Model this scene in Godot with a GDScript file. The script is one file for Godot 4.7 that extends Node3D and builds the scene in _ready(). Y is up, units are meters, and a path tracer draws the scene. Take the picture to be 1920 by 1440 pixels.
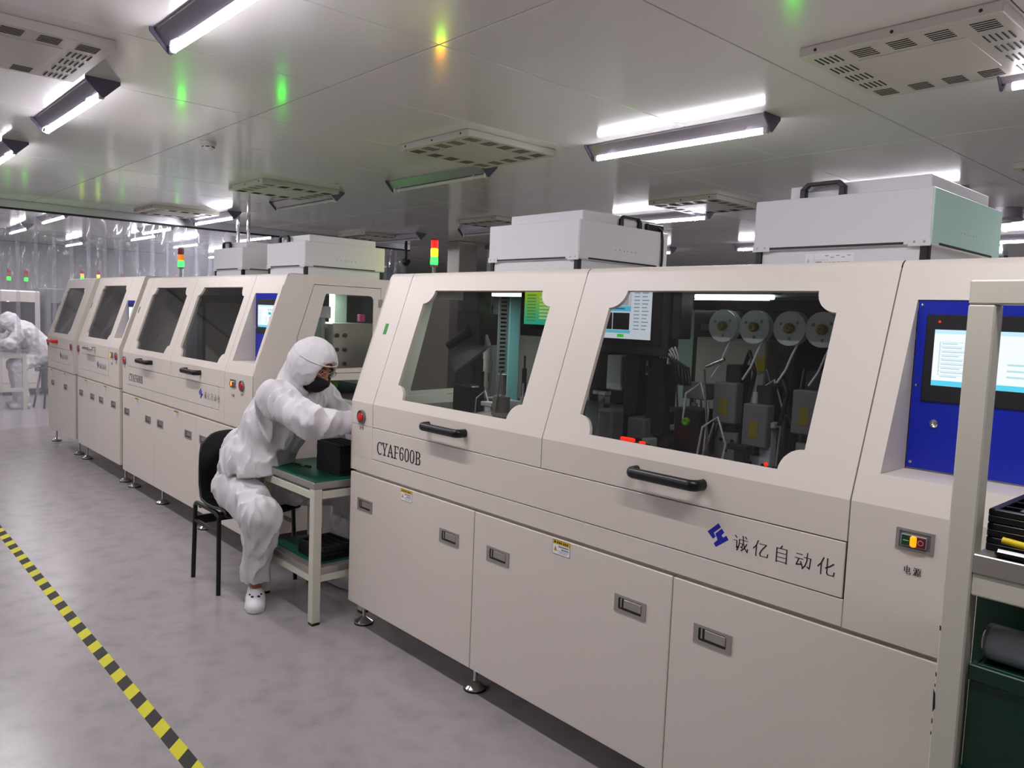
extends Node3D
# A clean-room line of cream assembly machines. x runs along the line (right is +), the machine fronts stand in z = 0, y is up.

var M := {}
var taken := {}
var rng := RandomNumberGenerator.new()
const CEIL := 2.70
const DEPTH := 1.45

# ---------------------------------------------------------------- mesh builder
class MB:
	var v := PackedVector3Array()
	var n := PackedVector3Array()
	var u := PackedVector2Array()
	var t := Transform3D()

	func put(p: Vector3, m: Vector3, w := Vector2.ZERO) -> void:
		v.append(t * p)
		n.append((t.basis * m).normalized())
		u.append(w)

	func tri(a: Vector3, b: Vector3, c: Vector3) -> void:   # counter-clockwise seen from outside
		var m := (b - a).cross(c - a)
		if m.length_squared() < 1e-16:
			return
		m = m.normalized()
		put(a, m); put(c, m); put(b, m)

	func quad(a: Vector3, b: Vector3, c: Vector3, d: Vector3) -> void:
		tri(a, b, c)
		tri(a, c, d)

	func quad_uv(a: Vector3, b: Vector3, c: Vector3, d: Vector3) -> void:   # a is the lower left corner of the picture
		var m := (b - a).cross(c - a).normalized()
		put(a, m, Vector2(0, 1)); put(c, m, Vector2(1, 0)); put(b, m, Vector2(1, 1))
		put(a, m, Vector2(0, 1)); put(d, m, Vector2(0, 0)); put(c, m, Vector2(1, 0))

	func quad_n(a: Vector3, b: Vector3, c: Vector3, d: Vector3, na: Vector3, nb: Vector3, nc: Vector3, nd: Vector3) -> void:
		put(a, na); put(c, nc); put(b, nb)
		put(a, na); put(d, nd); put(c, nc)

	func box(lo: Vector3, hi: Vector3, e := 0.0) -> void:
		if e <= 0.0:
			var p := []
			for k in 8:
				p.append(Vector3(hi.x if k & 1 else lo.x, hi.y if k & 2 else lo.y, hi.z if k & 4 else lo.z))
			quad(p[4], p[5], p[7], p[6]); quad(p[1], p[0], p[2], p[3])
			quad(p[5], p[1], p[3], p[7]); quad(p[0], p[4], p[6], p[2])
			quad(p[6], p[7], p[3], p[2]); quad(p[0], p[1], p[5], p[4])
			return
		var c := (lo + hi) * 0.5
		var h := (hi - lo) * 0.5
		e = minf(e, minf(h.x, minf(h.y, h.z)) * 0.9)
		for ax in 3:
			var a1 := (ax + 1) % 3
			var a2 := (ax + 2) % 3
			for s in [-1.0, 1.0]:
				var q := []
				for k in [[-1, -1], [1, -1], [1, 1], [-1, 1]]:
					var w := Vector3()
					w[ax] = s * h[ax]; w[a1] = k[0] * (h[a1] - e); w[a2] = k[1] * (h[a2] - e)
					q.append(c + w)
				if s > 0: quad(q[0], q[1], q[2], q[3])
				else: quad(q[3], q[2], q[1], q[0])
			for s1 in [-1.0, 1.0]:
				for s2 in [-1.0, 1.0]:
					var q := []
					for k in [[1, 0, -1], [1, 0, 1], [0, 1, 1], [0, 1, -1]]:
						var w := Vector3()
						w[ax] = k[2] * (h[ax] - e)
						w[a1] = s1 * (h[a1] - (0.0 if k[0] else e)); w[a2] = s2 * (h[a2] - (0.0 if k[1] else e))
						q.append(c + w)
					if s1 * s2 > 0: quad(q[0], q[3], q[2], q[1])
					else: quad(q[0], q[1], q[2], q[3])
		for sx in [-1.0, 1.0]:
			for sy in [-1.0, 1.0]:
				for sz in [-1.0, 1.0]:
					var a := c + Vector3(sx * h.x, sy * (h.y - e), sz * (h.z - e))
					var b := c + Vector3(sx * (h.x - e), sy * h.y, sz * (h.z - e))
					var d := c + Vector3(sx * (h.x - e), sy * (h.y - e), sz * h.z)
					if sx * sy * sz > 0: tri(a, b, d)
					else: tri(a, d, b)

	func bar(a: Vector3, b: Vector3, w: float, d: float, e := 0.0) -> void:   # a rectangular bar from a to b
		var z := (b - a).normalized()
		var up := Vector3.UP if absf(z.y) < 0.9 else Vector3.BACK
		var x := up.cross(z).normalized()
		var y := z.cross(x)
		var keep := t
		t = t * Transform3D(Basis(x, y, z), a)
		box(Vector3(-w / 2, -d / 2, 0), Vector3(w / 2, d / 2, a.distance_to(b)), e)
		t = keep

	func cyl(a: Vector3, b: Vector3, r0: float, r1: float, seg := 12, caps := true) -> void:
		lathe(a, b - a, [Vector2(r0, 0), Vector2(r1, (b - a).length())], seg, caps)

	# profile: Vector2(radius, height along the axis)
	func lathe(at: Vector3, axis: Vector3, prof: Array, seg := 16, caps := true) -> void:
		var y := axis.normalized()
		var x := (Vector3.RIGHT if absf(y.x) < 0.9 else Vector3.BACK)
		x = (x - y * x.dot(y)).normalized()
		var z := x.cross(y)
		for i in prof.size() - 1:
			var p0: Vector2 = prof[i]
			var p1: Vector2 = prof[i + 1]
			var d := p1 - p0
			var slope := Vector2(d.y, -d.x).normalized()
			for k in seg:
				var a0 := TAU * k / seg
				var a1 := TAU * (k + 1) / seg
				var e0 := x * cos(a0) + z * sin(a0)
				var e1 := x * cos(a1) + z * sin(a1)
				var n0 := e0 * slope.x + y * slope.y
				var n1 := e1 * slope.x + y * slope.y
				quad_n(at + e1 * p0.x + y * p0.y, at + e0 * p0.x + y * p0.y, at + e0 * p1.x + y * p1.y, at + e1 * p1.x + y * p1.y, n1, n0, n0, n1)
		if caps:
			for s in [0, prof.size() - 1]:
				var p: Vector2 = prof[s]
				if p.x < 1e-5:
					continue
				for k in seg:
					var a0 := TAU * k / seg
					var a1 := TAU * (k + 1) / seg
					var c: Vector3 = at + y * p.y
					var q0: Vector3 = c + (x * cos(a0) + z * sin(a0)) * p.x
					var q1: Vector3 = c + (x * cos(a1) + z * sin(a1)) * p.x
					if s == 0: tri(c, q0, q1)
					else: tri(c, q1, q0)

	func ball(c: Vector3, r: Vector3, seg := 14, rings := 8) -> void:
		for i in rings:
			for k in seg:
				var q := []
				for w in [[i, k], [i, k + 1], [i + 1, k + 1], [i + 1, k]]:
					var th: float = PI * w[0] / rings
					var ph: float = TAU * w[1] / seg
					q.append(Vector3(sin(th) * cos(ph), cos(th), sin(th) * sin(ph)))
				quad_n(c + q[0] * r, c + q[1] * r, c + q[2] * r, c + q[3] * r, q[0] / r, q[1] / r, q[2] / r, q[3] / r)

	# a round tube along points; closed ends
	func tube(pts: Array, r: float, seg := 10, flat := 1.0, flat_dir := Vector3.UP) -> void:
		var rings := []
		var last := Vector3.ZERO
		for i in pts.size():
			var d: Vector3 = (pts[mini(i + 1, pts.size() - 1)] - pts[maxi(i - 1, 0)]).normalized()
			var x: Vector3
			if i == 0:
				x = flat_dir - d * flat_dir.dot(d)
				if x.length() < 0.05:
					x = Vector3.RIGHT - d * d.x
				x = x.normalized()
			else:
				x = (last - d * last.dot(d)).normalized()
			last = x
			var z := x.cross(d)
			var ring := []
			for k in seg:
				var a := TAU * k / seg
				ring.append([x * cos(a) * r * flat + z * sin(a) * r, (x * cos(a) / flat + z * sin(a)).normalized(), d])
			rings.append(ring)
		for i in pts.size() - 1:
			for k in seg:
				var a: Array = rings[i][k]
				var b: Array = rings[i][(k + 1) % seg]
				var c: Array = rings[i + 1][(k + 1) % seg]
				var d: Array = rings[i + 1][k]
				quad_n(pts[i] + b[0], pts[i] + a[0], pts[i + 1] + d[0], pts[i + 1] + c[0], b[1], a[1], d[1], c[1])
		for s in [0, pts.size() - 1]:
			for k in seg:
				var a: Vector3 = pts[s] + rings[s][k][0]
				var b: Vector3 = pts[s] + rings[s][(k + 1) % seg][0]
				if s == 0: tri(pts[s], a, b)
				else: tri(pts[s], b, a)

	# extrude a polygon (Vector2 points, counter-clockwise) from height 0 to h along the local z axis
	func prism(poly: PackedVector2Array, h: float) -> void:
		var idx := Geometry2D.triangulate_polygon(poly)
		for i in range(0, idx.size(), 3):
			var a := poly[idx[i]]
			var b := poly[idx[i + 1]]
			var c := poly[idx[i + 2]]
			if (b - a).cross(c - a) < 0:
				var s := b
				b = c; c = s
			tri(Vector3(a.x, a.y, h), Vector3(b.x, b.y, h), Vector3(c.x, c.y, h))
			tri(Vector3(a.x, a.y, 0), Vector3(c.x, c.y, 0), Vector3(b.x, b.y, 0))
		for i in poly.size():
			var a := poly[i]
			var b := poly[(i + 1) % poly.size()]
			quad(Vector3(a.x, a.y, 0), Vector3(b.x, b.y, 0), Vector3(b.x, b.y, h), Vector3(a.x, a.y, h))

	# a plate with a hole: both loops star-shaped about the centre, front at z = 0, back at z = -h
	func plate(outer: PackedVector2Array, inner: PackedVector2Array, c: Vector2, h: float) -> void:
		var angles := []
		for p in outer: angles.append(fposmod((p - c).angle(), TAU))
		for p in inner: angles.append(fposmod((p - c).angle(), TAU))
		angles.sort()
		var keep := []
		for a in angles:
			if keep.is_empty() or a - keep[-1] > 1e-4:
				keep.append(a)
		var po := []
		var pi := []
		for a in keep:
			po.append(hit(outer, c, a))
			pi.append(hit(inner, c, a))
		for k in keep.size():
			var j := (k + 1) % keep.size()
			var o0: Vector2 = po[k]
			var o1: Vector2 = po[j]
			var i0: Vector2 = pi[k]
			var i1: Vector2 = pi[j]
			quad(Vector3(o0.x, o0.y, 0), Vector3(o1.x, o1.y, 0), Vector3(i1.x, i1.y, 0), Vector3(i0.x, i0.y, 0))
			quad(Vector3(o1.x, o1.y, -h), Vector3(o0.x, o0.y, -h), Vector3(i0.x, i0.y, -h), Vector3(i1.x, i1.y, -h))
			quad(Vector3(o0.x, o0.y, -h), Vector3(o1.x, o1.y, -h), Vector3(o1.x, o1.y, 0), Vector3(o0.x, o0.y, 0))
			quad(Vector3(i1.x, i1.y, -h), Vector3(i0.x, i0.y, -h), Vector3(i0.x, i0.y, 0), Vector3(i1.x, i1.y, 0))

	func hit(poly: PackedVector2Array, c: Vector2, a: float) -> Vector2:
		var d := Vector2(cos(a), sin(a))
		var best := 0.0
		for i in poly.size():
			var p := poly[i] - c
			var e := poly[(i + 1) % poly.size()] - poly[i]
			var den := d.cross(e)
			if absf(den) < 1e-12:
				continue
			var s := p.cross(e) / den
			var w := p.cross(d) / den
			if s > 0 and w > -1e-4 and w < 1.0001:
				best = maxf(best, s)
		return c + d * best

	func mesh() -> ArrayMesh:
		var arr := []
		arr.resize(Mesh.ARRAY_MAX)
		arr[Mesh.ARRAY_VERTEX] = v
		arr[Mesh.ARRAY_NORMAL] = n
		arr[Mesh.ARRAY_TEX_UV] = u
		var m := ArrayMesh.new()
		m.add_surface_from_arrays(Mesh.PRIMITIVE_TRIANGLES, arr)
		return m

# ---------------------------------------------------------------- nodes
func numbered(called: String) -> String:
	taken[called] = taken.get(called, -1) + 1
	return called if taken[called] == 0 else "%s_%03d" % [called, taken[called]]

func tag(o: Node3D, label: String, category: String, group := "") -> Node3D:
	o.set_meta("label", label)
	o.set_meta("category", category)
	if group != "":
		o.set_meta("group", group)
	return o

func thing(called: String, label: String, category: String, at := Vector3.ZERO, turn := 0.0, group := "") -> Node3D:
	var o := Node3D.new()
	o.name = numbered(called)
	add_child(o)
	o.position = at
	o.rotation.y = turn
	return tag(o, label, category, group)

func part(parent: Node3D, called: String, m, mat: Material, label := "") -> MeshInstance3D:
	var o := MeshInstance3D.new()
	o.name = called
	o.mesh = m.mesh() if m is MB else m
	o.material_override = mat
	o.cast_shadow = GeometryInstance3D.SHADOW_CASTING_SETTING_ON
	if parent == self:
		o.name = numbered(called)
		add_child(o)
	else:
		parent.add_child(o, true)
	if label != "":
		o.set_meta("label", label)
	return o

func structure(called: String) -> Node3D:
	var o := Node3D.new()
	o.name = numbered(called)
	add_child(o)
	o.set_meta("kind", "structure")
	return o

func copy_of(o: Node3D, at: Vector3, label: String, base: String) -> Node3D:
	var c: Node3D = o.duplicate()
	c.name = numbered(base)
	add_child(c)
	c.position = at
	c.set_meta("label", label)
	return c

func mb(x0 := 0.0) -> MB:
	var m := MB.new()
	m.t = Transform3D(Basis(), Vector3(-x0, 0, 0))
	return m

# ---------------------------------------------------------------- materials
func mat(c: Color, rough: float, metal := 0.0, spec := 0.5) -> StandardMaterial3D:
	var m := StandardMaterial3D.new()
	m.albedo_color = c
	m.roughness = rough
	m.metallic = metal
	m.metallic_specular = spec
	return m

func glow(c: Color, e: float, base := Color(0.9, 0.9, 0.9)) -> StandardMaterial3D:
	var m := mat(base, 0.4)
	m.emission_enabled = true
	m.emission = c
	m.emission_energy_multiplier = e
	return m

func pane(c: Color, rough := 0.03) -> StandardMaterial3D:
	var m := mat(c, rough)
	m.transparency = BaseMaterial3D.TRANSPARENCY_ALPHA
	return m

func noise_tex(seed_: int, freq: float, ramp: Array, size := 512, octaves := 4) -> NoiseTexture2D:
	var f := FastNoiseLite.new()
	f.seed = seed_
	f.frequency = freq
	f.fractal_octaves = octaves
	var g := Gradient.new()
	var cols := PackedColorArray()
	var offs := PackedFloat32Array()
	for k in ramp.size():
		cols.append(ramp[k])
		offs.append(float(k) / (ramp.size() - 1))
	g.colors = cols
	g.offsets = offs
	var t := NoiseTexture2D.new()
	t.width = size
	t.height = size
	t.seamless = true
	t.noise = f
	t.color_ramp = g
	return t

func rough_bump(m: StandardMaterial3D, seed_: int, freq: float, scale: float, strength: float) -> void:
	var f := FastNoiseLite.new()
	f.seed = seed_
	f.frequency = freq
	var t := NoiseTexture2D.new()
	t.width = 256
	t.height = 256
	t.seamless = true
	t.noise = f
	t.as_normal_map = true
	t.bump_strength = 4.0
	m.normal_enabled = true
	m.normal_texture = t
	m.normal_scale = strength
	m.uv1_triplanar = true
	m.uv1_world_triplanar = true
	m.uv1_scale = Vector3.ONE * scale

func flat_image(w: int, h: int, c: Color) -> Image:
	var i := Image.create(w, h, false, Image.FORMAT_RGB8)
	i.fill(c)
	return i

func picture(i: Image, lit := 0.0, rough := 0.35) -> StandardMaterial3D:
	var m := mat(Color.WHITE, rough)
	var t := ImageTexture.create_from_image(i)
	if lit > 0.0:
		m.albedo_color = Color(0.02, 0.02, 0.02)
		m.emission_enabled = true
		m.emission = Color.WHITE
		m.emission_operator = BaseMaterial3D.EMISSION_OP_MULTIPLY
		m.emission_energy_multiplier = lit
		m.emission_texture = t
	else:
		m.albedo_texture = t
	return m

func make_materials() -> void:
	M.cream = mat(Color(0.85, 0.815, 0.775), 0.42, 0.0, 0.5)
	rough_bump(M.cream, 3, 0.12, 6.0, 0.06)
	M.white_panel = mat(Color(0.79, 0.79, 0.80), 0.3, 0.0, 0.5)
	M.mint = mat(Color(0.70, 0.84, 0.79), 0.25, 0.1, 0.6)
	M.inner = mat(Color(0.66, 0.73, 0.69), 0.45)
	M.black = mat(Color(0.018, 0.018, 0.02), 0.35)
	M.black_gloss = mat(Color(0.012, 0.012, 0.014), 0.12)
	M.black_matte = mat(Color(0.03, 0.03, 0.032), 0.7)
	M.dark = mat(Color(0.10, 0.10, 0.105), 0.5)
	M.grey = mat(Color(0.42, 0.43, 0.44), 0.45)
	M.steel = mat(Color(0.66, 0.64, 0.615), 0.38, 0.65)
	M.chrome = mat(Color(0.82, 0.82, 0.82), 0.12, 1.0)
	M.alu = mat(Color(0.78, 0.79, 0.80), 0.3, 0.8)
	M.deck = mat(Color(0.28, 0.29, 0.29), 0.4, 0.3)
	M.smoke = pane(Color(0.035, 0.04, 0.04, 0.33))
	M.dark_pane = pane(Color(0.03, 0.032, 0.032, 0.8))
	M.dark_glass = mat(Color(0.03, 0.032, 0.035), 0.08)
	M.clear = pane(Color(0.5, 0.56, 0.55, 0.08), 0.03)
	M.blue = mat(Color(0.03, 0.13, 0.66), 0.35)
	M.logo_blue = mat(Color(0.03, 0.10, 0.62), 0.5)
	M.ink = mat(Color(0.06, 0.06, 0.06), 0.6)
	M.red = mat(Color(0.78, 0.04, 0.04), 0.3)
	M.red_off = mat(Color(0.55, 0.03, 0.03), 0.2)
	M.green_sticker = mat(Color(0.02, 0.55, 0.16), 0.5)
	M.yellow = mat(Color(0.86, 0.76, 0.02), 0.5)
	M.tape_black = mat(Color(0.045, 0.042, 0.04), 0.55)
	M.tape_yellow = mat(Color(0.80, 0.78, 0.0), 0.5)
	M.orange = mat(Color(0.80, 0.14, 0.03), 0.35)
	M.paint = mat(Color(0.80, 0.79, 0.73), 0.45)
	M.mat_green = mat(Color(0.0, 0.33, 0.24), 0.5)
	M.crate_green = mat(Color(0.01, 0.19, 0.12), 0.4)
	M.fixture = mat(Color(0.60, 0.58, 0.62), 0.34, 0.85)
	M.end_plate = mat(Color(0.36, 0.35, 0.42), 0.4, 0.3)
	M.fixture_white = mat(Color(0.8, 0.8, 0.82), 0.35)
	M.tube_off = mat(Color(0.72, 0.72, 0.70), 0.25)
	M.tube_on = glow(Color(0.97, 0.95, 1.0), 36.0)
	M.cover = mat(Color(0.72, 0.70, 0.66), 0.35)
	M.skin = mat(Color(0.72, 0.46, 0.34), 0.5)
	M.skin.subsurf_scatter_enabled = true
	M.skin.subsurf_scatter_strength = 0.15
	M.suit = mat(Color(0.835, 0.825, 0.835), 0.75)
	M.suit.backlight_enabled = true
	M.suit.backlight = Color(0.12, 0.12, 0.12)
	M.mask = mat(Color(0.10, 0.10, 0.11), 0.85)
	M.shoe = mat(Color(0.85, 0.85, 0.86), 0.45)
	M.curtain = pane(Color(0.82, 0.82, 0.88, 0.33), 0.07)
	M.film = pane(Color(0.85, 0.92, 0.95, 0.2), 0.08)
	M.reel = pane(Color(0.80, 0.86, 0.84, 0.62), 0.2)
	M.pink = mat(Color(0.75, 0.12, 0.45), 0.5)
	M.hub = mat(Color(0.50, 0.47, 0.06), 0.5)
	M.lime = mat(Color(0.35, 0.62, 0.10), 0.5)
	# glossy painted ceiling sheets
	M.ceiling = mat(Color(0.85, 0.842, 0.82), 0.2, 0.15, 0.6)
	M.ceiling.roughness_texture = noise_tex(5, 0.02, [Color(0.75, 0.75, 0.75), Color(1, 1, 1)], 256)
	M.ceiling.roughness = 0.15
	M.ceiling.uv1_triplanar = true
	M.ceiling.uv1_world_triplanar = true
	M.ceiling.uv1_scale = Vector3.ONE * 0.4
	M.joint = mat(Color(0.30, 0.30, 0.29), 0.6)
	M.wall = mat(Color(0.70, 0.70, 0.71), 0.35)
	# marbled grey sheet floor with a polish
	M.floor = mat(Color.WHITE, 0.3)
	M.floor.albedo_texture = noise_tex(11, 0.012, [Color(0.555, 0.54, 0.55), Color(0.60, 0.575, 0.58), Color(0.625, 0.60, 0.605), Color(0.585, 0.565, 0.58)], 1024, 5)
	M.floor.roughness_texture = noise_tex(12, 0.01, [Color(0.9, 0.9, 0.9), Color(1, 1, 1)], 512)
	M.floor.roughness = 0.27
	M.floor.uv1_triplanar = true
	M.floor.uv1_world_triplanar = true
	M.floor.uv1_scale = Vector3.ONE * 0.42

# ---------------------------------------------------------------- scene
func _ready() -> void:
	rng.seed = 7
	var cam := Camera3D.new()
	cam.name = "camera"
	add_child(cam)
	cam.position = Vector3(0, 1.55, 1.97)
	cam.rotation_order = EULER_ORDER_YXZ
	cam.rotation = Vector3(deg_to_rad(-4.842), deg_to_rad(47.608), deg_to_rad(2.27))
	cam.fov = rad_to_deg(2.0 * atan(720.0 / 1457.6))
	cam.near = 0.05
	cam.far = 100.0
	cam.current = true
	var we := WorldEnvironment.new()
	we.name = "environment"
	var env := Environment.new()
	env.background_mode = Environment.BG_COLOR
	env.background_color = Color(0.02, 0.02, 0.022)
	env.tonemap_mode = Environment.TONE_MAPPER_LINEAR
	env.tonemap_exposure = 1.0
	env.sdfgi_enabled = true
	env.ssao_enabled = true
	env.ssil_enabled = true
	we.environment = env
	add_child(we)
	make_materials()
	build_room()
	build_fixtures()
	build_machines()
	build_on_machines()
	build_workplace()
	build_rack()
	build_floor_tape()
	build_curtain()
	build_beyond()
	build_people()

func build_room() -> void:
	var m := mb()
	m.box(Vector3(-19, -0.2, -14.5), Vector3(4.0, 0, 5.7))
	var fl := structure("floor")
	part(fl, "floor_sheet", m, M.floor)
	var ce := structure("ceiling")
	m = mb()
	m.box(Vector3(-19, CEIL + 0.012, -14.5), Vector3(4.0, CEIL + 0.2, 5.7))
	part(ce, "backing", m, M.joint)
	m = mb()
	m.box(Vector3(-0.46, 0, -1.4375), Vector3(0.46, 0.012, 1.4375), 0.002)
	var sheet := m.mesh()
	for k in range(-17, 8):
		for j in range(-5, 2):
			var x := -2.78 + 0.925 * (k + 0.5)
			var z := -0.07 + 2.88 * (j + 0.5)
			if x < -18.6 or x > 3.6:
				continue
			var p := part(ce, "ceiling_panel", sheet, M.ceiling)
			p.position = Vector3(x, CEIL, z)
	var walls := [["wall_back", Vector3(-19.2, 0, -14.7), Vector3(4.2, CEIL + 0.2, -14.5)], ["wall_front", Vector3(-19.2, 0, 5.7), Vector3(4.2, CEIL + 0.2, 5.9)],
		["wall_left", Vector3(-19.2, 0, -14.5), Vector3(-19, CEIL + 0.2, 5.7)], ["wall_right", Vector3(4.0, 0, -14.5), Vector3(4.2, CEIL + 0.2, 5.7)]]
	for w in walls:
		m = mb()
		m.box(w[1], w[2])
		var s := structure(w[0])
		part(s, "wall_sheet", m, M.wall)
	# clad column and the white partition beside it
	var co := structure("column")
	m = mb()
	m.box(Vector3(-9.80, 0, -5.86), Vector3(-9.50, CEIL, -5.50), 0.01)
	part(co, "cladding", m, M.steel)
	var pw := structure("wall_partition")
	m = mb()
	m.box(Vector3(-9.50, 0, -6.18), Vector3(-7.0, CEIL - 0.08, -6.06))
	part(pw, "wall_sheet", m, M.white_panel)
	m = mb()
	for x in [-9.34, -9.0, -8.2]:
		m.box(Vector3(x, 0, -6.06), Vector3(x + 0.035, CEIL - 0.1, -6.03), 0.004)
	m.box(Vector3(-9.5, CEIL - 0.1, -6.1), Vector3(-7.0, CEIL - 0.02, -6.0), 0.004)
	part(pw, "joint_strip", m, M.alu)
	# an air pipe drops from the ceiling behind the far machines
	for k in 2:
		var x: float = [-9.53, -9.41][k]
		var p := thing("support_pole", ["thin chrome pole running up to the ceiling beside the lit far tube", "thin chrome pole just right of its twin behind the far white box"][k], "pole", Vector3(x, 0, [-2.04, -2.12][k]))
		m = mb()
		m.cyl(Vector3(0, 0.012, 0), Vector3(0, CEIL, 0), 0.022, 0.022, 14)
		part(p, "tube", m, M.chrome)
		m = mb()
		m.lathe(Vector3.ZERO, Vector3.UP, [Vector2(0.06, 0), Vector2(0.06, 0.008), Vector2(0.022, 0.016)], 16)
		part(p, "base_flange", m, M.steel)

func ceiling_cover() -> Node3D:
	var t := thing("ceiling_vent", "", "vent", Vector3.ZERO, 0.0, "ceiling air vents")
	var hx := 0.37
	var hz := 0.385
	var m := mb()
	m.box(Vector3(-hx, -0.042, -hz), Vector3(hx, 0, hz), 0.004)
	part(t, "cover_plate", m, M.cover)
	m = mb()
	m.box(Vector3(-0.2, -0.0445, -0.21), Vector3(0.2, -0.0415, 0.21), 0.001)
	part(t, "centre_plate", m, M.cover)
	var slot := mb()
	for i in 5:   # five louvre slots of one group, pressed a little out of the plate
		slot.t = Transform3D(Basis(), Vector3(0, 0, (i - 2) * 0.021))
		slot.box(Vector3(-0.042, -0.002, -0.0036), Vector3(0.042, 0.0, 0.0036), 0.001)
	var sm := slot.mesh()
	for side in 4:
		for i in 4:
			var b := Basis(Vector3.UP, side * PI / 2)
			var g := part(t, "louvre_group", sm, M.black_matte)
			g.transform = Transform3D(b * Basis(Vector3.UP, PI / 2 if i == 0 else 0.0), b * Vector3([-0.285, -0.14, 0.0, 0.14][i], -0.042, 0.29))
	m = mb()
	for p in [[-0.3, 1], [0.0, 1], [0.3, 1], [-0.3, -1], [0.3, -1]]:
		m.cyl(Vector3(p[0], -0.022, p[1] * hz), Vector3(p[0], -0.022, p[1] * (hz + 0.003)), 0.007, 0.006, 8)
	part(t, "rim_screw", m, M.dark)
	return t

func fixture_parts(lit: bool) -> Node3D:
	var t := thing("tube_light", "", "light", Vector3.ZERO, 0.0, "ceiling tube lights")
	var m := mb()
	# reflector trough: a long V under the ceiling
	m.t = Transform3D(Basis(Vector3(0, 0, 1), Vector3(0, 1, 0), Vector3(-1, 0, 0)), Vector3(0.64, 0, 0))
	m.prism(PackedVector2Array([Vector2(-0.062, 0), Vector2(-0.062, -0.012), Vector2(-0.016, -0.066), Vector2(0.016, -0.066), Vector2(0.062, -0.012), Vector2(0.062, 0)]), 1.28)
	part(t, "trough", m, M.fixture)
	for s in [-1.0, 1.0]:
		m = mb()
		m.t = Transform3D(Basis(Vector3(0, 0, 1), Vector3(0, 1, 0), Vector3(-1, 0, 0)), Vector3(s * 0.645 + 0.004, 0, 0))
		m.prism(PackedVector2Array([Vector2(-0.084, 0), Vector2(-0.084, -0.016), Vector2(-0.006, -0.094), Vector2(0.006, -0.094), Vector2(0.084, -0.016), Vector2(0.084, 0)]), 0.008)
		part(t, "end_plate", m, M.end_plate)
		m = mb()
		m.box(Vector3(s * 0.612 - 0.014, -0.098, -0.013), Vector3(s * 0.612 + 0.014, -0.06, 0.013), 0.004)
		part(t, "lamp_holder", m, M.fixture_white)
		m = mb()
		m.tube([Vector3(s * 0.5, -0.066, 0.02), Vector3(s * 0.5, -0.084, 0.045), Vector3(s * 0.5, -0.105, 0.05), Vector3(s * 0.5, -0.11, 0.038), Vector3(s * 0.5, -0.10, 0.03)], 0.0035, 6)
		part(t, "hook", m, M.fixture_white)
	m = mb()
	m.cyl(Vector3(-0.6, -0.082, 0), Vector3(0.6, -0.082, 0), 0.0145, 0.0145, 14)
	part(t, "lamp_tube", m, M.tube_on if lit else M.tube_off)
	if lit:
		var l := AreaLight3D.new()
		l.name = "tube_glow"
		l.area_size = Vector2(1.18, 0.03)
		l.light_energy = TUBE
		l.light_color = Color(1.0, 0.985, 1.0)
		l.shadow_enabled = true
		l.area_range = 30.0
		l.area_attenuation = 2.0
		l.rotation = Vector3(-PI / 2, 0, 0)
		l.position = Vector3(0, -0.0985, 0)
		t.add_child(l)
	return t

const TUBE := 1.65

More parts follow.
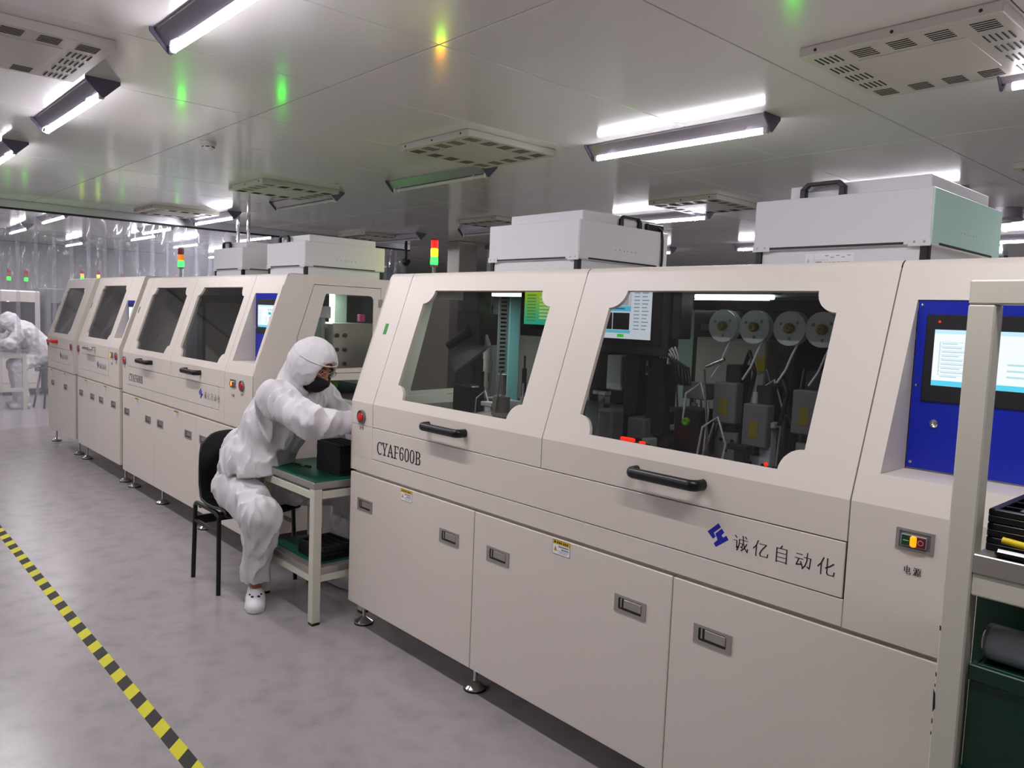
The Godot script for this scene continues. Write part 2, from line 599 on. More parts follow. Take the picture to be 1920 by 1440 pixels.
func build_fixtures() -> void:
	var places := [   # x of the middle, z, lit, label
		[-2.88, 0.79, 1, "lit ceiling tube light at the top edge above the aisle"],
		[-5.17, 0.79, 1, "lit ceiling tube light second along the aisle, grey end showing"],
		[-7.42, 0.79, 1, "lit ceiling tube light third along the aisle, cut by the frame"],
		[-0.40, 0.79, 1, "lit ceiling tube light over the aisle close to the steel rack"],
		[-2.92, -1.93, 1, "lit ceiling tube light with its long white reflection above the machine"],
		[-0.52, -1.88, 1, "lit ceiling tube light whose end shows at the picture edge"],
		[-5.23, -1.89, 0, "unlit dark ceiling tube light below the square vent"],
		[-7.45, -1.86, 0, "unlit ceiling tube light farther off, left of the dark one"],
		[-9.95, -1.90, 1, "small lit tube light near the curtain beside the chrome poles"],
		[-5.15, -4.70, 1, "lit tube light showing between the two white filter boxes"],
		[-7.60, -4.56, 0, "unlit tube light partly behind the white filter box"],
		[-9.80, -4.53, 0, "unlit dark tube light above the hanging black camera"],
		[-2.85, -4.70, 1, "lit tube light hidden behind the nearest white filter box"],
		[-7.75, -7.66, 1, "tiny lit tube light beside the cable of the filter box"],
		[-5.40, -7.66, 1, "far lit tube light at the edge of the nearest filter box"],
		[-3.00, -8.05, 1, "far lit tube light right of the nearest filter box"],
		[-0.70, -8.05, 1, "far lit tube light beyond the picture edge"],
		[-4.20, -10.6, 1, "farthest lit tube light near the back wall"],
		[-2.90, 3.48, 1, "lit tube light on the other side of the aisle by the tape"],
		[-5.20, 3.48, 1, "lit tube light on the other side of the aisle, middle"],
		[-7.50, 3.48, 1, "lit tube light on the other side of the aisle, far end"],
		[1.70, -1.88, 1, "lit tube light right of the viewer behind the line"],
		[-9.80, 3.48, 1, "lit tube light across the aisle near the curtain"],
		[-12.2, 0.79, 1, "lit tube light seen through the curtain above the bench"],
		[-12.2, -1.93, 1, "lit tube light seen through the curtain behind the far machine"],
		[-14.6, -0.6, 1, "lit tube light deep behind the curtain, upper one"],
		[-14.6, -3.2, 1, "lit tube light deep behind the curtain above green lamps"],
		[-12.4, -4.7, 1, "lit tube light behind the curtain by the filter boxes"],
		[-12.0, -0.55, 1, "lit tube light just behind the curtain above the worker"],
		[-11.9, -3.30, 1, "lit tube light just behind the curtain near the chrome poles"],
		[-13.7, -2.20, 1, "lit tube light behind the curtain above the sloping machines"],
		[-16.8, 0.9, 1, "deepest lit tube light behind the curtain at the picture edge"],
		[-16.8, -1.9, 1, "deepest lit tube light behind the curtain, middle"],
		[-16.8, -4.7, 1, "deepest lit tube light behind the curtain, right one"],
	]
	var on := fixture_parts(true)
	var off: Node3D = null
	var first := true
	for p in places:
		var at := Vector3(p[0], CEIL, p[1])
		if p[2] == 1:
			if first:
				first = false
				on.position = at
				on.set_meta("label", p[3])
			else:
				copy_of(on, at, p[3], "tube_light")
		elif off == null:
			off = fixture_parts(false)
			off.position = at
			off.set_meta("label", p[3])
		else:
			copy_of(off, at, p[3], "tube_light")
	var vents := [
		[-4.20, -1.46, "square ceiling vent above the unlit dark tube light"],
		[-1.31, -1.47, "large square ceiling vent at the upper right with black slots"],
		[-4.20, 1.30, "square ceiling vent at the upper left picture corner"],
		[-7.08, -1.45, "square ceiling vent farther along, behind the green reflections"],
		[-9.98, -1.45, "small square ceiling vent near the curtain track"],
		[-4.31, -4.33, "square ceiling vent between the two white filter boxes"],
		[-7.15, -4.26, "square ceiling vent partly behind the white filter box"],
		[-10.1, -4.35, "flat ceiling vent above the signal tower by the curtain"],
		[-1.31, -4.33, "square ceiling vent behind the nearest white filter box"],
	]
	var cv := ceiling_cover()
	for k in vents.size():
		var at := Vector3(vents[k][0], CEIL, vents[k][1])
		if k == 0:
			cv.position = at
			cv.set_meta("label", vents[k][2])
		else:
			copy_of(cv, at, vents[k][2], "ceiling_vent")
	# smoke detector, round ceiling box, dome camera on a rod
	var t := thing("smoke_detector", "small round cream smoke detector on the ceiling near the green reflection", "detector", Vector3(-5.61, CEIL, -0.17))
	var m := mb()
	m.lathe(Vector3.ZERO, Vector3.DOWN, [Vector2(0.052, 0), Vector2(0.052, 0.018), Vector2(0.046, 0.03)], 20)
	part(t, "base", m, M.cover)
	m = mb()
	m.lathe(Vector3(0, -0.03, 0), Vector3.DOWN, [Vector2(0.04, 0), Vector2(0.04, 0.012), Vector2(0.024, 0.024), Vector2(0.0, 0.026)], 20)
	part(t, "sensor_head", m, M.fixture_white)
	m = mb()
	for k in 6:
		m.t = Transform3D(Basis(Vector3.UP, k * TAU / 6), Vector3.ZERO)
		m.box(Vector3(-0.012, -0.041, 0.0385), Vector3(0.012, -0.034, 0.0412))
	part(t, "sensing_slot", m, M.black)
	t = thing("ceiling_speaker", "round grey ceiling box above the right end of the nearest filter box", "speaker", Vector3(-2.304, CEIL, -6.045))
	m = mb()
	m.lathe(Vector3.ZERO, Vector3.DOWN, [Vector2(0.16, 0), Vector2(0.16, 0.09), Vector2(0.15, 0.10), Vector2(0.0, 0.10)], 28)
	part(t, "housing", m, M.fixture)
	m = mb()
	m.lathe(Vector3(0, -0.10, 0), Vector3.DOWN, [Vector2(0.06, 0), Vector2(0.055, 0.02), Vector2(0.0, 0.026)], 20)
	part(t, "dome", m, M.cover)
	t = thing("dome_camera", "black camera hanging on a rod near the curtain", "camera", Vector3(-10.1, CEIL, -4.93))
	m = mb()
	m.cyl(Vector3.ZERO, Vector3(0, -0.3, 0), 0.02, 0.02, 12)
	part(t, "rod", m, M.dark)
	m = mb()
	m.lathe(Vector3(0, -0.3, 0), Vector3.DOWN, [Vector2(0.02, 0), Vector2(0.07, 0.02), Vector2(0.07, 0.06)], 18)
	part(t, "housing", m, M.dark)
	m = mb()
	m.ball(Vector3(0, -0.36, 0), Vector3(0.06, 0.06, 0.06), 16, 8)
	part(t, "dome", m, M.black_gloss)
	m = mb()
	m.tube([Vector3(0.0, -0.06, 0.02), Vector3(0.03, -0.14, 0.05), Vector3(0.05, -0.22, 0.03), Vector3(0.03, -0.31, 0.0)], 0.005, 6)
	part(t, "cable", m, M.black)

# ---------------------------------------------------------------- machines
const IY := 0.948     # direction up the sloping hood
const IZ := -0.3186
const CREASE := 1.12
const SLOPE := 0.64

func slope_frame(x0: float, dy: float) -> Transform3D:   # local x along the line, local y up the slope, local z out of the hood
	return Transform3D(Basis(Vector3(1, 0, 0), Vector3(0, IY, IZ), Vector3(0, -IZ, IY)), Vector3(-x0, CREASE + dy, 0))

func notched(a: float, b: float, lo: float, hi: float, r: float) -> PackedVector2Array:   # a rectangle whose corners are scooped out
	var p := PackedVector2Array()
	for c in [[a, lo, 0.5, 0.0], [b, lo, 1.0, 0.5], [b, hi, 1.5, 1.0], [a, hi, 2.0, 1.5]]:
		for k in 9:
			var an: float = PI * lerpf(c[2], c[3], k / 8.0)
			p.append(Vector2(c[0] + cos(an) * r, c[1] + sin(an) * r))
	return p

func rect2(a: float, b: float, lo: float, hi: float) -> PackedVector2Array:
	return PackedVector2Array([Vector2(a, lo), Vector2(b, lo), Vector2(b, hi), Vector2(a, hi)])

func hood_top(m: MB, x0: float, a: float, b: float, dy: float) -> void:   # the rounded front edge and the start of the flat top
	m.t = Transform3D(Basis(), Vector3(-x0, dy, 0))
	var r := 0.03
	var s := Vector3(0, CREASE + SLOPE * IY, SLOPE * IZ)
	var n0 := Vector3(0, -IZ, IY)
	var c := s - n0 * r
	var a0 := atan2(n0.z, n0.y)
	var seg := 6
	for k in seg:
		var t0 := a0 * (1.0 - float(k) / seg)
		var t1 := a0 * (1.0 - float(k + 1) / seg)
		var m0 := Vector3(0, cos(t0), sin(t0))
		var m1 := Vector3(0, cos(t1), sin(t1))
		var p0 := c + m0 * r
		var p1 := c + m1 * r
		m.quad_n(Vector3(a, p0.y, p0.z), Vector3(b, p0.y, p0.z), Vector3(b, p1.y, p1.z), Vector3(a, p1.y, p1.z), m0, m0, m1, m1)
	var e := c + Vector3(0, r, 0)
	m.quad(Vector3(a, e.y, e.z), Vector3(b, e.y, e.z), Vector3(b, e.y, -0.34), Vector3(a, e.y, -0.34))
	m.quad(Vector3(a, e.y - 0.012, -0.34), Vector3(b, e.y - 0.012, -0.34), Vector3(b, e.y - 0.012, e.z + 0.01), Vector3(a, e.y - 0.012, e.z + 0.01))

func hood_door(root: Node3D, x0: float, a: float, b: float, dy: float, win: Array, lower := 1.012) -> Node3D:
	var g := 0.002
	var m := mb(x0)
	m.t = slope_frame(x0, dy)
	if win.is_empty():
		m.box(Vector3(a + g, 0, -0.014), Vector3(b - g, SLOPE, 0))
	else:
		var w := notched(win[0], win[1], win[2], win[3], win[4])
		m.plate(rect2(a + g, b - g, 0, SLOPE), w, Vector2((win[0] + win[1]) / 2, (win[2] + win[3]) / 2), 0.014)
	m.t = Transform3D(Basis(), Vector3(-x0, dy, 0))
	m.box(Vector3(a + g, lower, -0.014), Vector3(b - g, CREASE, 0))
	hood_top(m, x0, a + g, b - g, dy)
	var d := part(root, "hood_door", m, M.cream)
	if not win.is_empty():
		m = mb(x0)
		m.t = slope_frame(x0, dy)
		m.quad(Vector3(win[0] - 0.03, win[2] - 0.03, -0.015), Vector3(win[1] + 0.03, win[2] - 0.03, -0.015), Vector3(win[1] + 0.03, win[3] + 0.03, -0.015), Vector3(win[0] - 0.03, win[3] + 0.03, -0.015))
		part(d, "window_pane", m, M.smoke, "smoky dark window pane with scooped corners")
	return d

func bow_handle(root: Node3D, x0: float, cx: float, y: float, w: float, material: Material) -> void:
	var m := mb(x0)
	var h := w / 2
	var pts := []
	for k in 7:
		var a := PI / 2 * k / 6
		pts.append(Vector3(cx - h + 0.022 * (1 - cos(a)) - 0.0, y, 0.024 + 0.022 * sin(a)))
	var out := [Vector3(cx - h, y, -0.002)]
	out.append_array(pts)
	for k in 7:
		var a := PI / 2 * (6 - k) / 6
		out.append(Vector3(cx + h - 0.022 * (1 - cos(a)), y, 0.024 + 0.022 * sin(a)))
	out.append(Vector3(cx + h, y, -0.002))
	m.tube(out, 0.0135, 12, 1.3, Vector3.UP)
	part(root, "pull_handle", m, material)

func pull_plate(root: Node3D, x0: float, cx: float, y: float) -> void:
	var m := mb(x0)
	m.t = Transform3D(Basis(), Vector3(cx - x0, y, 0.003))
	var inner := PackedVector2Array()
	for c in [[-0.042, -0.013, 1.0], [0.042, -0.013, 1.5], [0.042, 0.015, 0.0], [-0.042, 0.015, 0.5]]:
		for k in 5:
			var a: float = PI * (c[2] + 0.5 * k / 4.0)
			inner.append(Vector2(c[0] + cos(a) * 0.006, c[1] + sin(a) * 0.006))
	m.plate(rect2(-0.065, 0.065, -0.029, 0.029), inner, Vector2(0, 0.001), 0.003)
	var p := part(root, "flush_pull", m, M.steel, "stainless flush pull plate")
	m = mb(x0)
	m.box(Vector3(cx - 0.05, y - 0.021, 0.0002), Vector3(cx + 0.05, y + 0.023, 0.0006))
	part(p, "pocket", m, M.dark)
	m = mb(x0)
	m.box(Vector3(cx - 0.026, y - 0.01, 0.0004), Vector3(cx + 0.045, y + 0.018, 0.0024), 0.0006)
	m.box(Vector3(cx - 0.040, y - 0.012, 0.0004), Vector3(cx - 0.034, y + 0.018, 0.0022), 0.0006)
	part(p, "pull_lip", m, M.steel)

func warning_picture() -> Image:
	var i := flat_image(96, 56, Color(0.93, 0.93, 0.94))
	i.fill_rect(Rect2i(0, 0, 96, 17), Color(0.85, 0.70, 0.02))
	for k in 6: i.fill_rect(Rect2i(24 + k * 10 + (4 if k > 2 else 0), 5, 7, 8), Color(0.12, 0.10, 0.05))
	i.fill_rect(Rect2i(9, 5, 9, 8), Color(0.15, 0.13, 0.05))
	for y in 20:
		var w := 1 + y
		i.fill_rect(Rect2i(17 - w / 2, 24 + y, w, 1), Color(0.85, 0.70, 0.02))
	i.fill_rect(Rect2i(16, 30, 3, 8), Color(0.1, 0.1, 0.1))
	i.fill_rect(Rect2i(16, 40, 3, 2), Color(0.1, 0.1, 0.1))
	for k in 7: i.fill_rect(Rect2i(34 + k * 8, 21, 6, 6), Color(0.35, 0.35, 0.4))
	for k in 5: i.fill_rect(Rect2i(50 + k * 8, 31, 6, 6), Color(0.35, 0.35, 0.4))
	i.fill_rect(Rect2i(32, 41, 56, 2), Color(0.45, 0.45, 0.55))
	i.fill_rect(Rect2i(36, 47, 46, 2), Color(0.45, 0.45, 0.60))
	for e in [Rect2i(0, 0, 96, 1), Rect2i(0, 55, 96, 1), Rect2i(0, 0, 1, 56), Rect2i(95, 0, 1, 56)]: i.fill_rect(e, Color(0.2, 0.2, 0.2))
	return i

func warning_label(root: Node3D, x0: float, x: float, y: float) -> void:
	var m := mb(x0)
	m.quad_uv(Vector3(x - 0.043, y - 0.026, 0.0012), Vector3(x + 0.043, y - 0.026, 0.0012), Vector3(x + 0.043, y + 0.026, 0.0012), Vector3(x - 0.043, y + 0.026, 0.0012))
	part(root, "warning_label", m, M.warning, "small yellow and white warning label")

func emergency_stop(root: Node3D, x0: float, x: float, y: float) -> void:
	var m := mb(x0)
	m.lathe(Vector3(x, y, 0), Vector3(0, 0, 1), [Vector2(0.034, 0), Vector2(0.033, 0.010), Vector2(0.029, 0.011), Vector2(0.026, 0.002), Vector2(0.0, 0.002)], 24)
	var c := part(root, "stop_button", m, M.grey)
	m = mb(x0)
	m.lathe(Vector3(x, y, 0.004), Vector3(0, 0, 1), [Vector2(0.018, -0.003), Vector2(0.0225, 0.001), Vector2(0.0225, 0.004), Vector2(0.020, 0.008), Vector2(0.012, 0.010), Vector2(0, 0.0105)], 24)
	part(c, "mushroom_cap", m, M.red, "red mushroom cap")

func power_switch(root: Node3D, x0: float, x: float, y: float, s := 1.0) -> void:
	var m := mb(x0)
	m.t = Transform3D(Basis(), Vector3(x - x0, y, 0.003))
	m.plate(rect2(-0.044 * s, 0.044 * s, -0.026, 0.026), rect2(-0.036 * s, 0.036 * s, -0.02, 0.02), Vector2.ZERO, 0.003)
	var p := part(root, "power_switch", m, M.steel)
	m = mb(x0)
	m.box(Vector3(x - 0.036 * s, y - 0.02, 0.0002), Vector3(x + 0.036 * s, y + 0.02, 0.0006))
	part(p, "recess", m, M.grey)
	m = mb(x0)
	m.box(Vector3(x - 0.029 * s, y - 0.014, 0.0), Vector3(x + 0.029 * s, y + 0.014, 0.010), 0.001)
	part(p, "rocker_frame", m, M.alu)
	m = mb(x0)
	m.box(Vector3(x - 0.027 * s, y - 0.0125, 0.008), Vector3(x - 0.006 * s, y + 0.0125, 0.013), 0.001)
	part(p, "on_key", m, M.key_green, "green on key")
	m = mb(x0)
	m.box(Vector3(x + 0.007 * s, y - 0.0125, 0.008), Vector3(x + 0.027 * s, y + 0.0125, 0.013), 0.001)
	part(p, "off_key", m, M.key_red, "dark red off key")
	m = mb(x0)
	m.box(Vector3(x - 0.007 * s, y - 0.0135, 0.008), Vector3(x + 0.008 * s, y + 0.0135, 0.018), 0.004)
	part(p, "pilot_lamp", m, M.amber, "glowing amber pilot lamp")
	m = mb(x0)
	m.box(Vector3(x - 0.023 * s, y - 0.0008, 0.013), Vector3(x - 0.010 * s, y + 0.0008, 0.0133))
	part(p, "on_mark", m, M.fixture_white)
	m = mb(x0)
	for k in 20:
		var a0 := TAU * k / 20
		var a1 := TAU * (k + 1) / 20
		var c := Vector3(x + 0.017 * s, y, 0.0133)
		var e0 := Vector3(cos(a0), sin(a0), 0)
		var e1 := Vector3(cos(a1), sin(a1), 0)
		m.quad(c + e0 * 0.0052, c + e0 * 0.0062, c + e1 * 0.0062, c + e1 * 0.0052)
	part(p, "off_mark", m, M.fixture_white)

func foot(root: Node3D, x0: float, x: float, z: float, top: float) -> void:
	var m := mb(x0)
	m.lathe(Vector3(x, 0, z), Vector3.UP, [Vector2(0.046, 0.006), Vector2(0.046, 0.013), Vector2(0.030, 0.024), Vector2(0.014, 0.034), Vector2(0.0085, 0.036), Vector2(0.0085, top)], 20)
	var f := part(root, "levelling_foot", m, M.chrome)
	m = mb(x0)
	m.lathe(Vector3(x, 0, z), Vector3.UP, [Vector2(0.048, 0), Vector2(0.048, 0.007)], 20)
	part(f, "rubber_pad", m, M.black_matte)

const GLYPHS := {
	"cheng": [[14, 90, 25, 80], [5, 62, 26, 62, 26, 20, 36, 30], [40, 72, 96, 72], [42, 72, 42, 46, 37, 22, 28, 6], [42, 50, 62, 50, 61, 26, 52, 30], [64, 96, 68, 56, 78, 26, 94, 8, 96, 26], [90, 54, 76, 28, 56, 10], [78, 94, 88, 84]],
	"yi": [[34, 94, 24, 66, 6, 44], [24, 66, 24, 4], [42, 78, 84, 78, 58, 46, 46, 22, 52, 10, 92, 10, 95, 28]],
	"zi": [[52, 98, 44, 84], [22, 82, 22, 4], [22, 82, 80, 82, 80, 4], [22, 57, 80, 57], [22, 33, 80, 33], [22, 9, 80, 9]],
	"dong": [[10, 80, 44, 80], [3, 56, 50, 56], [26, 56, 12, 20, 43, 27], [36, 40, 48, 12], [53, 68, 91, 68, 86, 12, 73, 20], [72, 94, 70, 50, 62, 24, 46, 4]],
	"hua": [[36, 94, 24, 64, 6, 42], [24, 64, 24, 4], [90, 72, 72, 56, 48, 42], [56, 94, 56, 16, 63, 9, 92, 9, 95, 28]],
	"dian": [[20, 76, 20, 30], [20, 76, 80, 76, 80, 30], [20, 54, 80, 54], [20, 32, 80, 32], [50, 96, 50, 12, 58, 5, 92, 5, 95, 22]],
	"yuan": [[10, 90, 22, 79], [3, 64, 16, 55], [5, 8, 24, 42], [32, 88, 96, 88], [34, 88, 32, 40, 23, 6], [64, 84, 57, 72], [44, 70, 44, 38], [44, 70, 83, 70, 83, 38], [44, 54, 83, 54], [44, 39, 83, 39], [63, 39, 63, 6, 54, 12], [49, 29, 37, 11], [77, 29, 91, 10]],
	"ji": [[40, 96, 20, 72], [36, 86, 64, 86, 54, 72], [24, 71, 78, 71, 78, 42], [24, 57, 78, 57], [24, 43, 78, 43], [16, 32, 9, 13], [30, 33, 34, 9, 70, 9, 75, 22], [48, 35, 55, 23], [80, 33, 93, 17]],
	"ting": [[28, 96, 6, 56], [19, 74, 19, 5], [58, 98, 65, 90], [35, 85, 95, 85], [46, 74, 46, 58], [46, 74, 83, 74, 83, 58], [46, 59, 83, 59], [35, 38, 35, 49, 95, 49, 91, 38], [46, 31, 87, 31], [66, 31, 66, 6, 55, 11]],
}

func glyph(m: MB, key: String, x: float, y: float, w: float, h: float, z: float, weight := 1.0) -> void:
	for s in GLYPHS[key]:
		for k in range(0, s.size() - 2, 2):
			var a := Vector2(x + s[k] / 100.0 * w, y + s[k + 1] / 100.0 * h)
			var b := Vector2(x + s[k + 2] / 100.0 * w, y + s[k + 3] / 100.0 * h)
			var d := (b - a).normalized()
			var thick: float = h * weight * (0.018 if absf(d.y) < 0.2 else 0.034)
			var o := Vector2(-d.y, d.x) * thick
			a -= d * thick * 0.6
			b += d * thick * 0.6
			m.quad(Vector3(a.x - o.x, a.y - o.y, z), Vector3(b.x - o.x, b.y - o.y, z), Vector3(b.x + o.x, b.y + o.y, z), Vector3(a.x + o.x, a.y + o.y, z))

func logo(root: Node3D, x0: float, cx: float, y: float, s: float) -> void:
	var m := mb(x0)
	var q := func(pts: Array) -> void:
		var poly := PackedVector2Array()
		for p in pts:
			poly.append(Vector2(p[0], p[1]))
		if Geometry2D.is_polygon_clockwise(poly):
			poly.reverse()
		m.t = Transform3D(Basis(Vector3(s, 0, 0), Vector3(0, s, 0), Vector3(0, 0, 1)), Vector3(cx - x0, y, 0.0008))
		m.prism(poly, 0.0008)
	# two interlocking hooks standing on a corner
	q.call([[-0.02, 1.0], [0.22, 0.72], [-0.42, 0.12], [-0.22, -0.14], [-0.44, -0.40], [-1.0, 0.10]])
	q.call([[0.30, 0.62], [0.56, 0.36], [0.32, 0.06], [0.48, -0.08], [0.76, 0.14], [1.0, -0.14], [-0.14, -1.0], [-0.36, -0.74], [-0.02, -0.40], [-0.06, -0.28], [-0.26, 0.08]])
	part(root, "logo_mark", m, M.logo_blue, "blue interlocking logo")

func name_text(root: Node3D, x0: float, x: float, y: float, w: float, h: float) -> void:
	var tm := TextMesh.new()
	var f := SystemFont.new()
	f.font_names = PackedStringArray(["Droid Serif"])
	tm.font = f
	tm.text = "CYAF600B"
	tm.font_size = 64
	tm.pixel_size = 0.01
	tm.depth = 0.004
	tm.horizontal_alignment = HORIZONTAL_ALIGNMENT_LEFT
	tm.vertical_alignment = VERTICAL_ALIGNMENT_BOTTOM
	var box := tm.get_aabb()
	var o := part(root, "model_lettering", tm, M.ink, "tall thin black serif lettering")
	var sx := w / box.size.x
	var sy := h / box.size.y
	o.transform = Transform3D(Basis(Vector3(sx, 0, 0), Vector3(0, sy, 0), Vector3(0, 0, 0.2)), Vector3(x - x0 - box.position.x * sx, y - box.position.y * sy, 0.0020))

func control_recess(root: Node3D, x0: float, a: float, b: float, e0: float, e1: float, lo: float, hi: float, dy: float, big: bool) -> void:
	# sloping panel with a rectangular mouth; behind it a floor, two cheeks and an upright blue panel
	var g := 0.002
	var m := mb(x0)
	m.t = slope_frame(x0, dy)
	m.plate(rect2(e0 + g, e1 - 0.001, 0, SLOPE), rect2(a, b, lo, hi), Vector2((a + b) / 2, (lo + hi) / 2), 0.014)
	m.t = Transform3D(Basis(), Vector3(-x0, dy, 0))
	m.box(Vector3(e0 + g, 0.785, -0.014), Vector3(e1 - 0.001, CREASE, 0))
	hood_top(m, x0, e0 + g, e1 - 0.001, dy)
	var p := part(root, "control_section", m, M.cream)
	var y0 := CREASE + lo * IY
	var y1 := CREASE + hi * IY
	var z0 := lo * IZ
	var z1 := hi * IZ - 0.006
	m = mb(x0)
	m.t = Transform3D(Basis(), Vector3(-x0, dy, 0))
	m.quad(Vector3(a, y0, z0), Vector3(b, y0, z0), Vector3(b, y0, z1), Vector3(a, y0, z1))
	for s in [[a - 0.001, 1], [b + 0.001, -1]]:
		var A := Vector3(s[0], y0, z0)
		var B := Vector3(s[0], y0, z1)
		var D := Vector3(s[0], y1, z1)
		var E := Vector3(s[0], y1, hi * IZ)
		if s[1] == 1: m.quad(A, B, D, E)
		else: m.quad(A, E, D, B)
	m.quad(Vector3(a, y0 - 0.01, z1 - 0.003), Vector3(b, y0 - 0.01, z1 - 0.003), Vector3(b, y1 + 0.01, z1 - 0.003), Vector3(a, y1 + 0.01, z1 - 0.003))
	part(p, "recess_lining", m, M.cream)
	m = mb(x0)
	m.t = Transform3D(Basis(), Vector3(-x0, dy, 0))
	m.box(Vector3(a + 0.002, y0 + 0.004, z1 - 0.002), Vector3(b - 0.002, y1 - 0.002, z1 + 0.003), 0.001)
	var bp := part(root, "control_panel", m, M.blue, "bright blue control panel")
	var zf := z1 + 0.003
	var H := y1 - y0
	var s0 := a + 0.026
	var t0 := y0 + H * 0.412
	var t1 := y0 + H * 0.915
	m = mb(x0)
	m.t = Transform3D(Basis(), Vector3(-x0, dy, 0))
	m.box(Vector3(s0, t0, zf), Vector3(b - 0.02, t1, zf + 0.006), 0.002)
	part(bp, "screen_bezel", m, M.dark)
	m = mb(x0)
	m.t = Transform3D(Basis(), Vector3(-x0, dy, 0))
	var sy0 := t0 + (t1 - t0) * 0.19
	var sy1 := t1 - (t1 - t0) * 0.17
	m.quad_uv(Vector3(s0 + 0.023, sy0, zf + 0.0066), Vector3(b - 0.045, sy0, zf + 0.0066), Vector3(b - 0.045, sy1, zf + 0.0066), Vector3(s0 + 0.023, sy1, zf + 0.0066))
	part(bp, "touch_screen", m, M.hmi, "bright white touch screen with cyan keys")
	for q in [[a + 0.012, y1 - 0.014], [a + 0.012, (y0 + y1) / 2], [a + 0.012, y0 + 0.02], [b - 0.012, y1 - 0.014], [b - 0.012, y0 + 0.02]]:
		m = mb(x0)
		m.t = Transform3D(Basis(), Vector3(-x0, dy, 0))
		m.lathe(Vector3(q[0], q[1], zf), Vector3.BACK, [Vector2(0.0045, 0), Vector2(0.0045, 0.001), Vector2(0.003, 0.003), Vector2(0, 0.0034)], 12)
		part(bp, "panel_screw", m, M.chrome)
	if big:
		m = mb(x0)
		m.lathe(Vector3(a + 0.062, y0 + 0.126, zf), Vector3.BACK, [Vector2(0.011, 0), Vector2(0.011, 0.003), Vector2(0.008, 0.006), Vector2(0.004, 0.005), Vector2(0, 0.002)], 18)
		part(bp, "key_switch", m, M.chrome)
		m = mb(x0)
		m.lathe(Vector3(a + 0.058, t1 - 0.018, zf + 0.006), Vector3.BACK, [Vector2(0.003, 0), Vector2(0.002, 0.002), Vector2(0, 0.0024)], 10)
		part(bp, "status_light", m, M.red_led)

# the gable of a machine: the side profile as (-z, y)
func gable(x: float, x0: float, dy: float, facing: float, holes: bool, root: Node3D, glass: Material) -> void:
	var top := CREASE + SLOPE * IY
	var zt := -SLOPE * IZ
	var m := mb(x0)
	# local x = -z, local y = y, local z = +-x
	var flip := facing < 0
	var b := Basis(Vector3(0, 0, -1), Vector3(0, 1, 0), Vector3(1, 0, 0))
	m.t = Transform3D(b, Vector3(x - x0, dy, 0))
	var th := 0.012
	if not holes:
		m.prism(PackedVector2Array([Vector2(0.0, 0.785), Vector2(DEPTH, 0.785), Vector2(DEPTH, 1.745), Vector2(zt + 0.02, 1.745), Vector2(zt, top), Vector2(0, CREASE)]), th if not flip else -th)
		part(root, "end_panel", m, M.cream)
		return
	# upper part with the big door, lower part with the mouth for the conveyor
	var door := PackedVector2Array([Vector2(0.255, 1.13), Vector2(0.875, 1.13), Vector2(0.875, 1.69), Vector2(0.385, 1.69), Vector2(0.275, 1.36)])
	m.plate(PackedVector2Array([Vector2(0.0, CREASE), Vector2(0.0, 1.10), Vector2(DEPTH, 1.10), Vector2(DEPTH, 1.745), Vector2(zt + 0.02, 1.745), Vector2(zt, top)]), door, Vector2(0.55, 1.42), th)
	m.plate(rect2(0.0, DEPTH, 0.785, 1.10), rect2(0.30, 0.86, 0.93, 1.085), Vector2(0.58, 1.0), th)
	part(root, "end_panel", m, M.cream)
	# the door leaf with its own window
	m = mb(x0)
	m.t = Transform3D(b, Vector3(x - x0, dy, 0))
	var leaf := PackedVector2Array([Vector2(0.260, 1.134), Vector2(0.871, 1.134), Vector2(0.871, 1.686), Vector2(0.388, 1.686), Vector2(0.280, 1.36)])
	var win := PackedVector2Array()
	for c in [[0.345, 1.165, 1.0, 1.5, 0.01], [0.79, 1.195, 1.5, 2.0, 0.03], [0.785, 1.60, 0.0, 0.5, 0.035], [0.475, 1.625, 0.5, 0.9, 0.01]]:
		for k in 6:
			var a: float = PI * lerpf(c[2], c[3], k / 5.0)
			win.append(Vector2(c[0] + cos(a) * c[4], c[1] + sin(a) * c[4]))
	m.plate(leaf, win, Vector2(0.6, 1.42), th * 0.8)
	var dl := part(root, "end_door", m, M.cream)
	m = mb(x0)
	m.t = Transform3D(b, Vector3(x - x0 - 0.006, dy, 0))
	m.quad(Vector3(0.32, 1.14, 0), Vector3(0.83, 1.14, 0), Vector3(0.83, 1.64, 0), Vector3(0.32, 1.64, 0))
	part(dl, "door_pane", m, glass)
	for hy in [1.565, 1.19]:
		m = mb(x0)
		m.t = Transform3D(b, Vector3(x - x0, dy, 0))
		m.box(Vector3(0.855, hy, -0.002), Vector3(0.892, hy + 0.05, 0.006), 0.002)
		m.cyl(Vector3(0.8735, hy - 0.002, 0.006), Vector3(0.8735, hy + 0.052, 0.006), 0.005, 0.005, 8)
		part(dl, "hinge", m, M.steel)

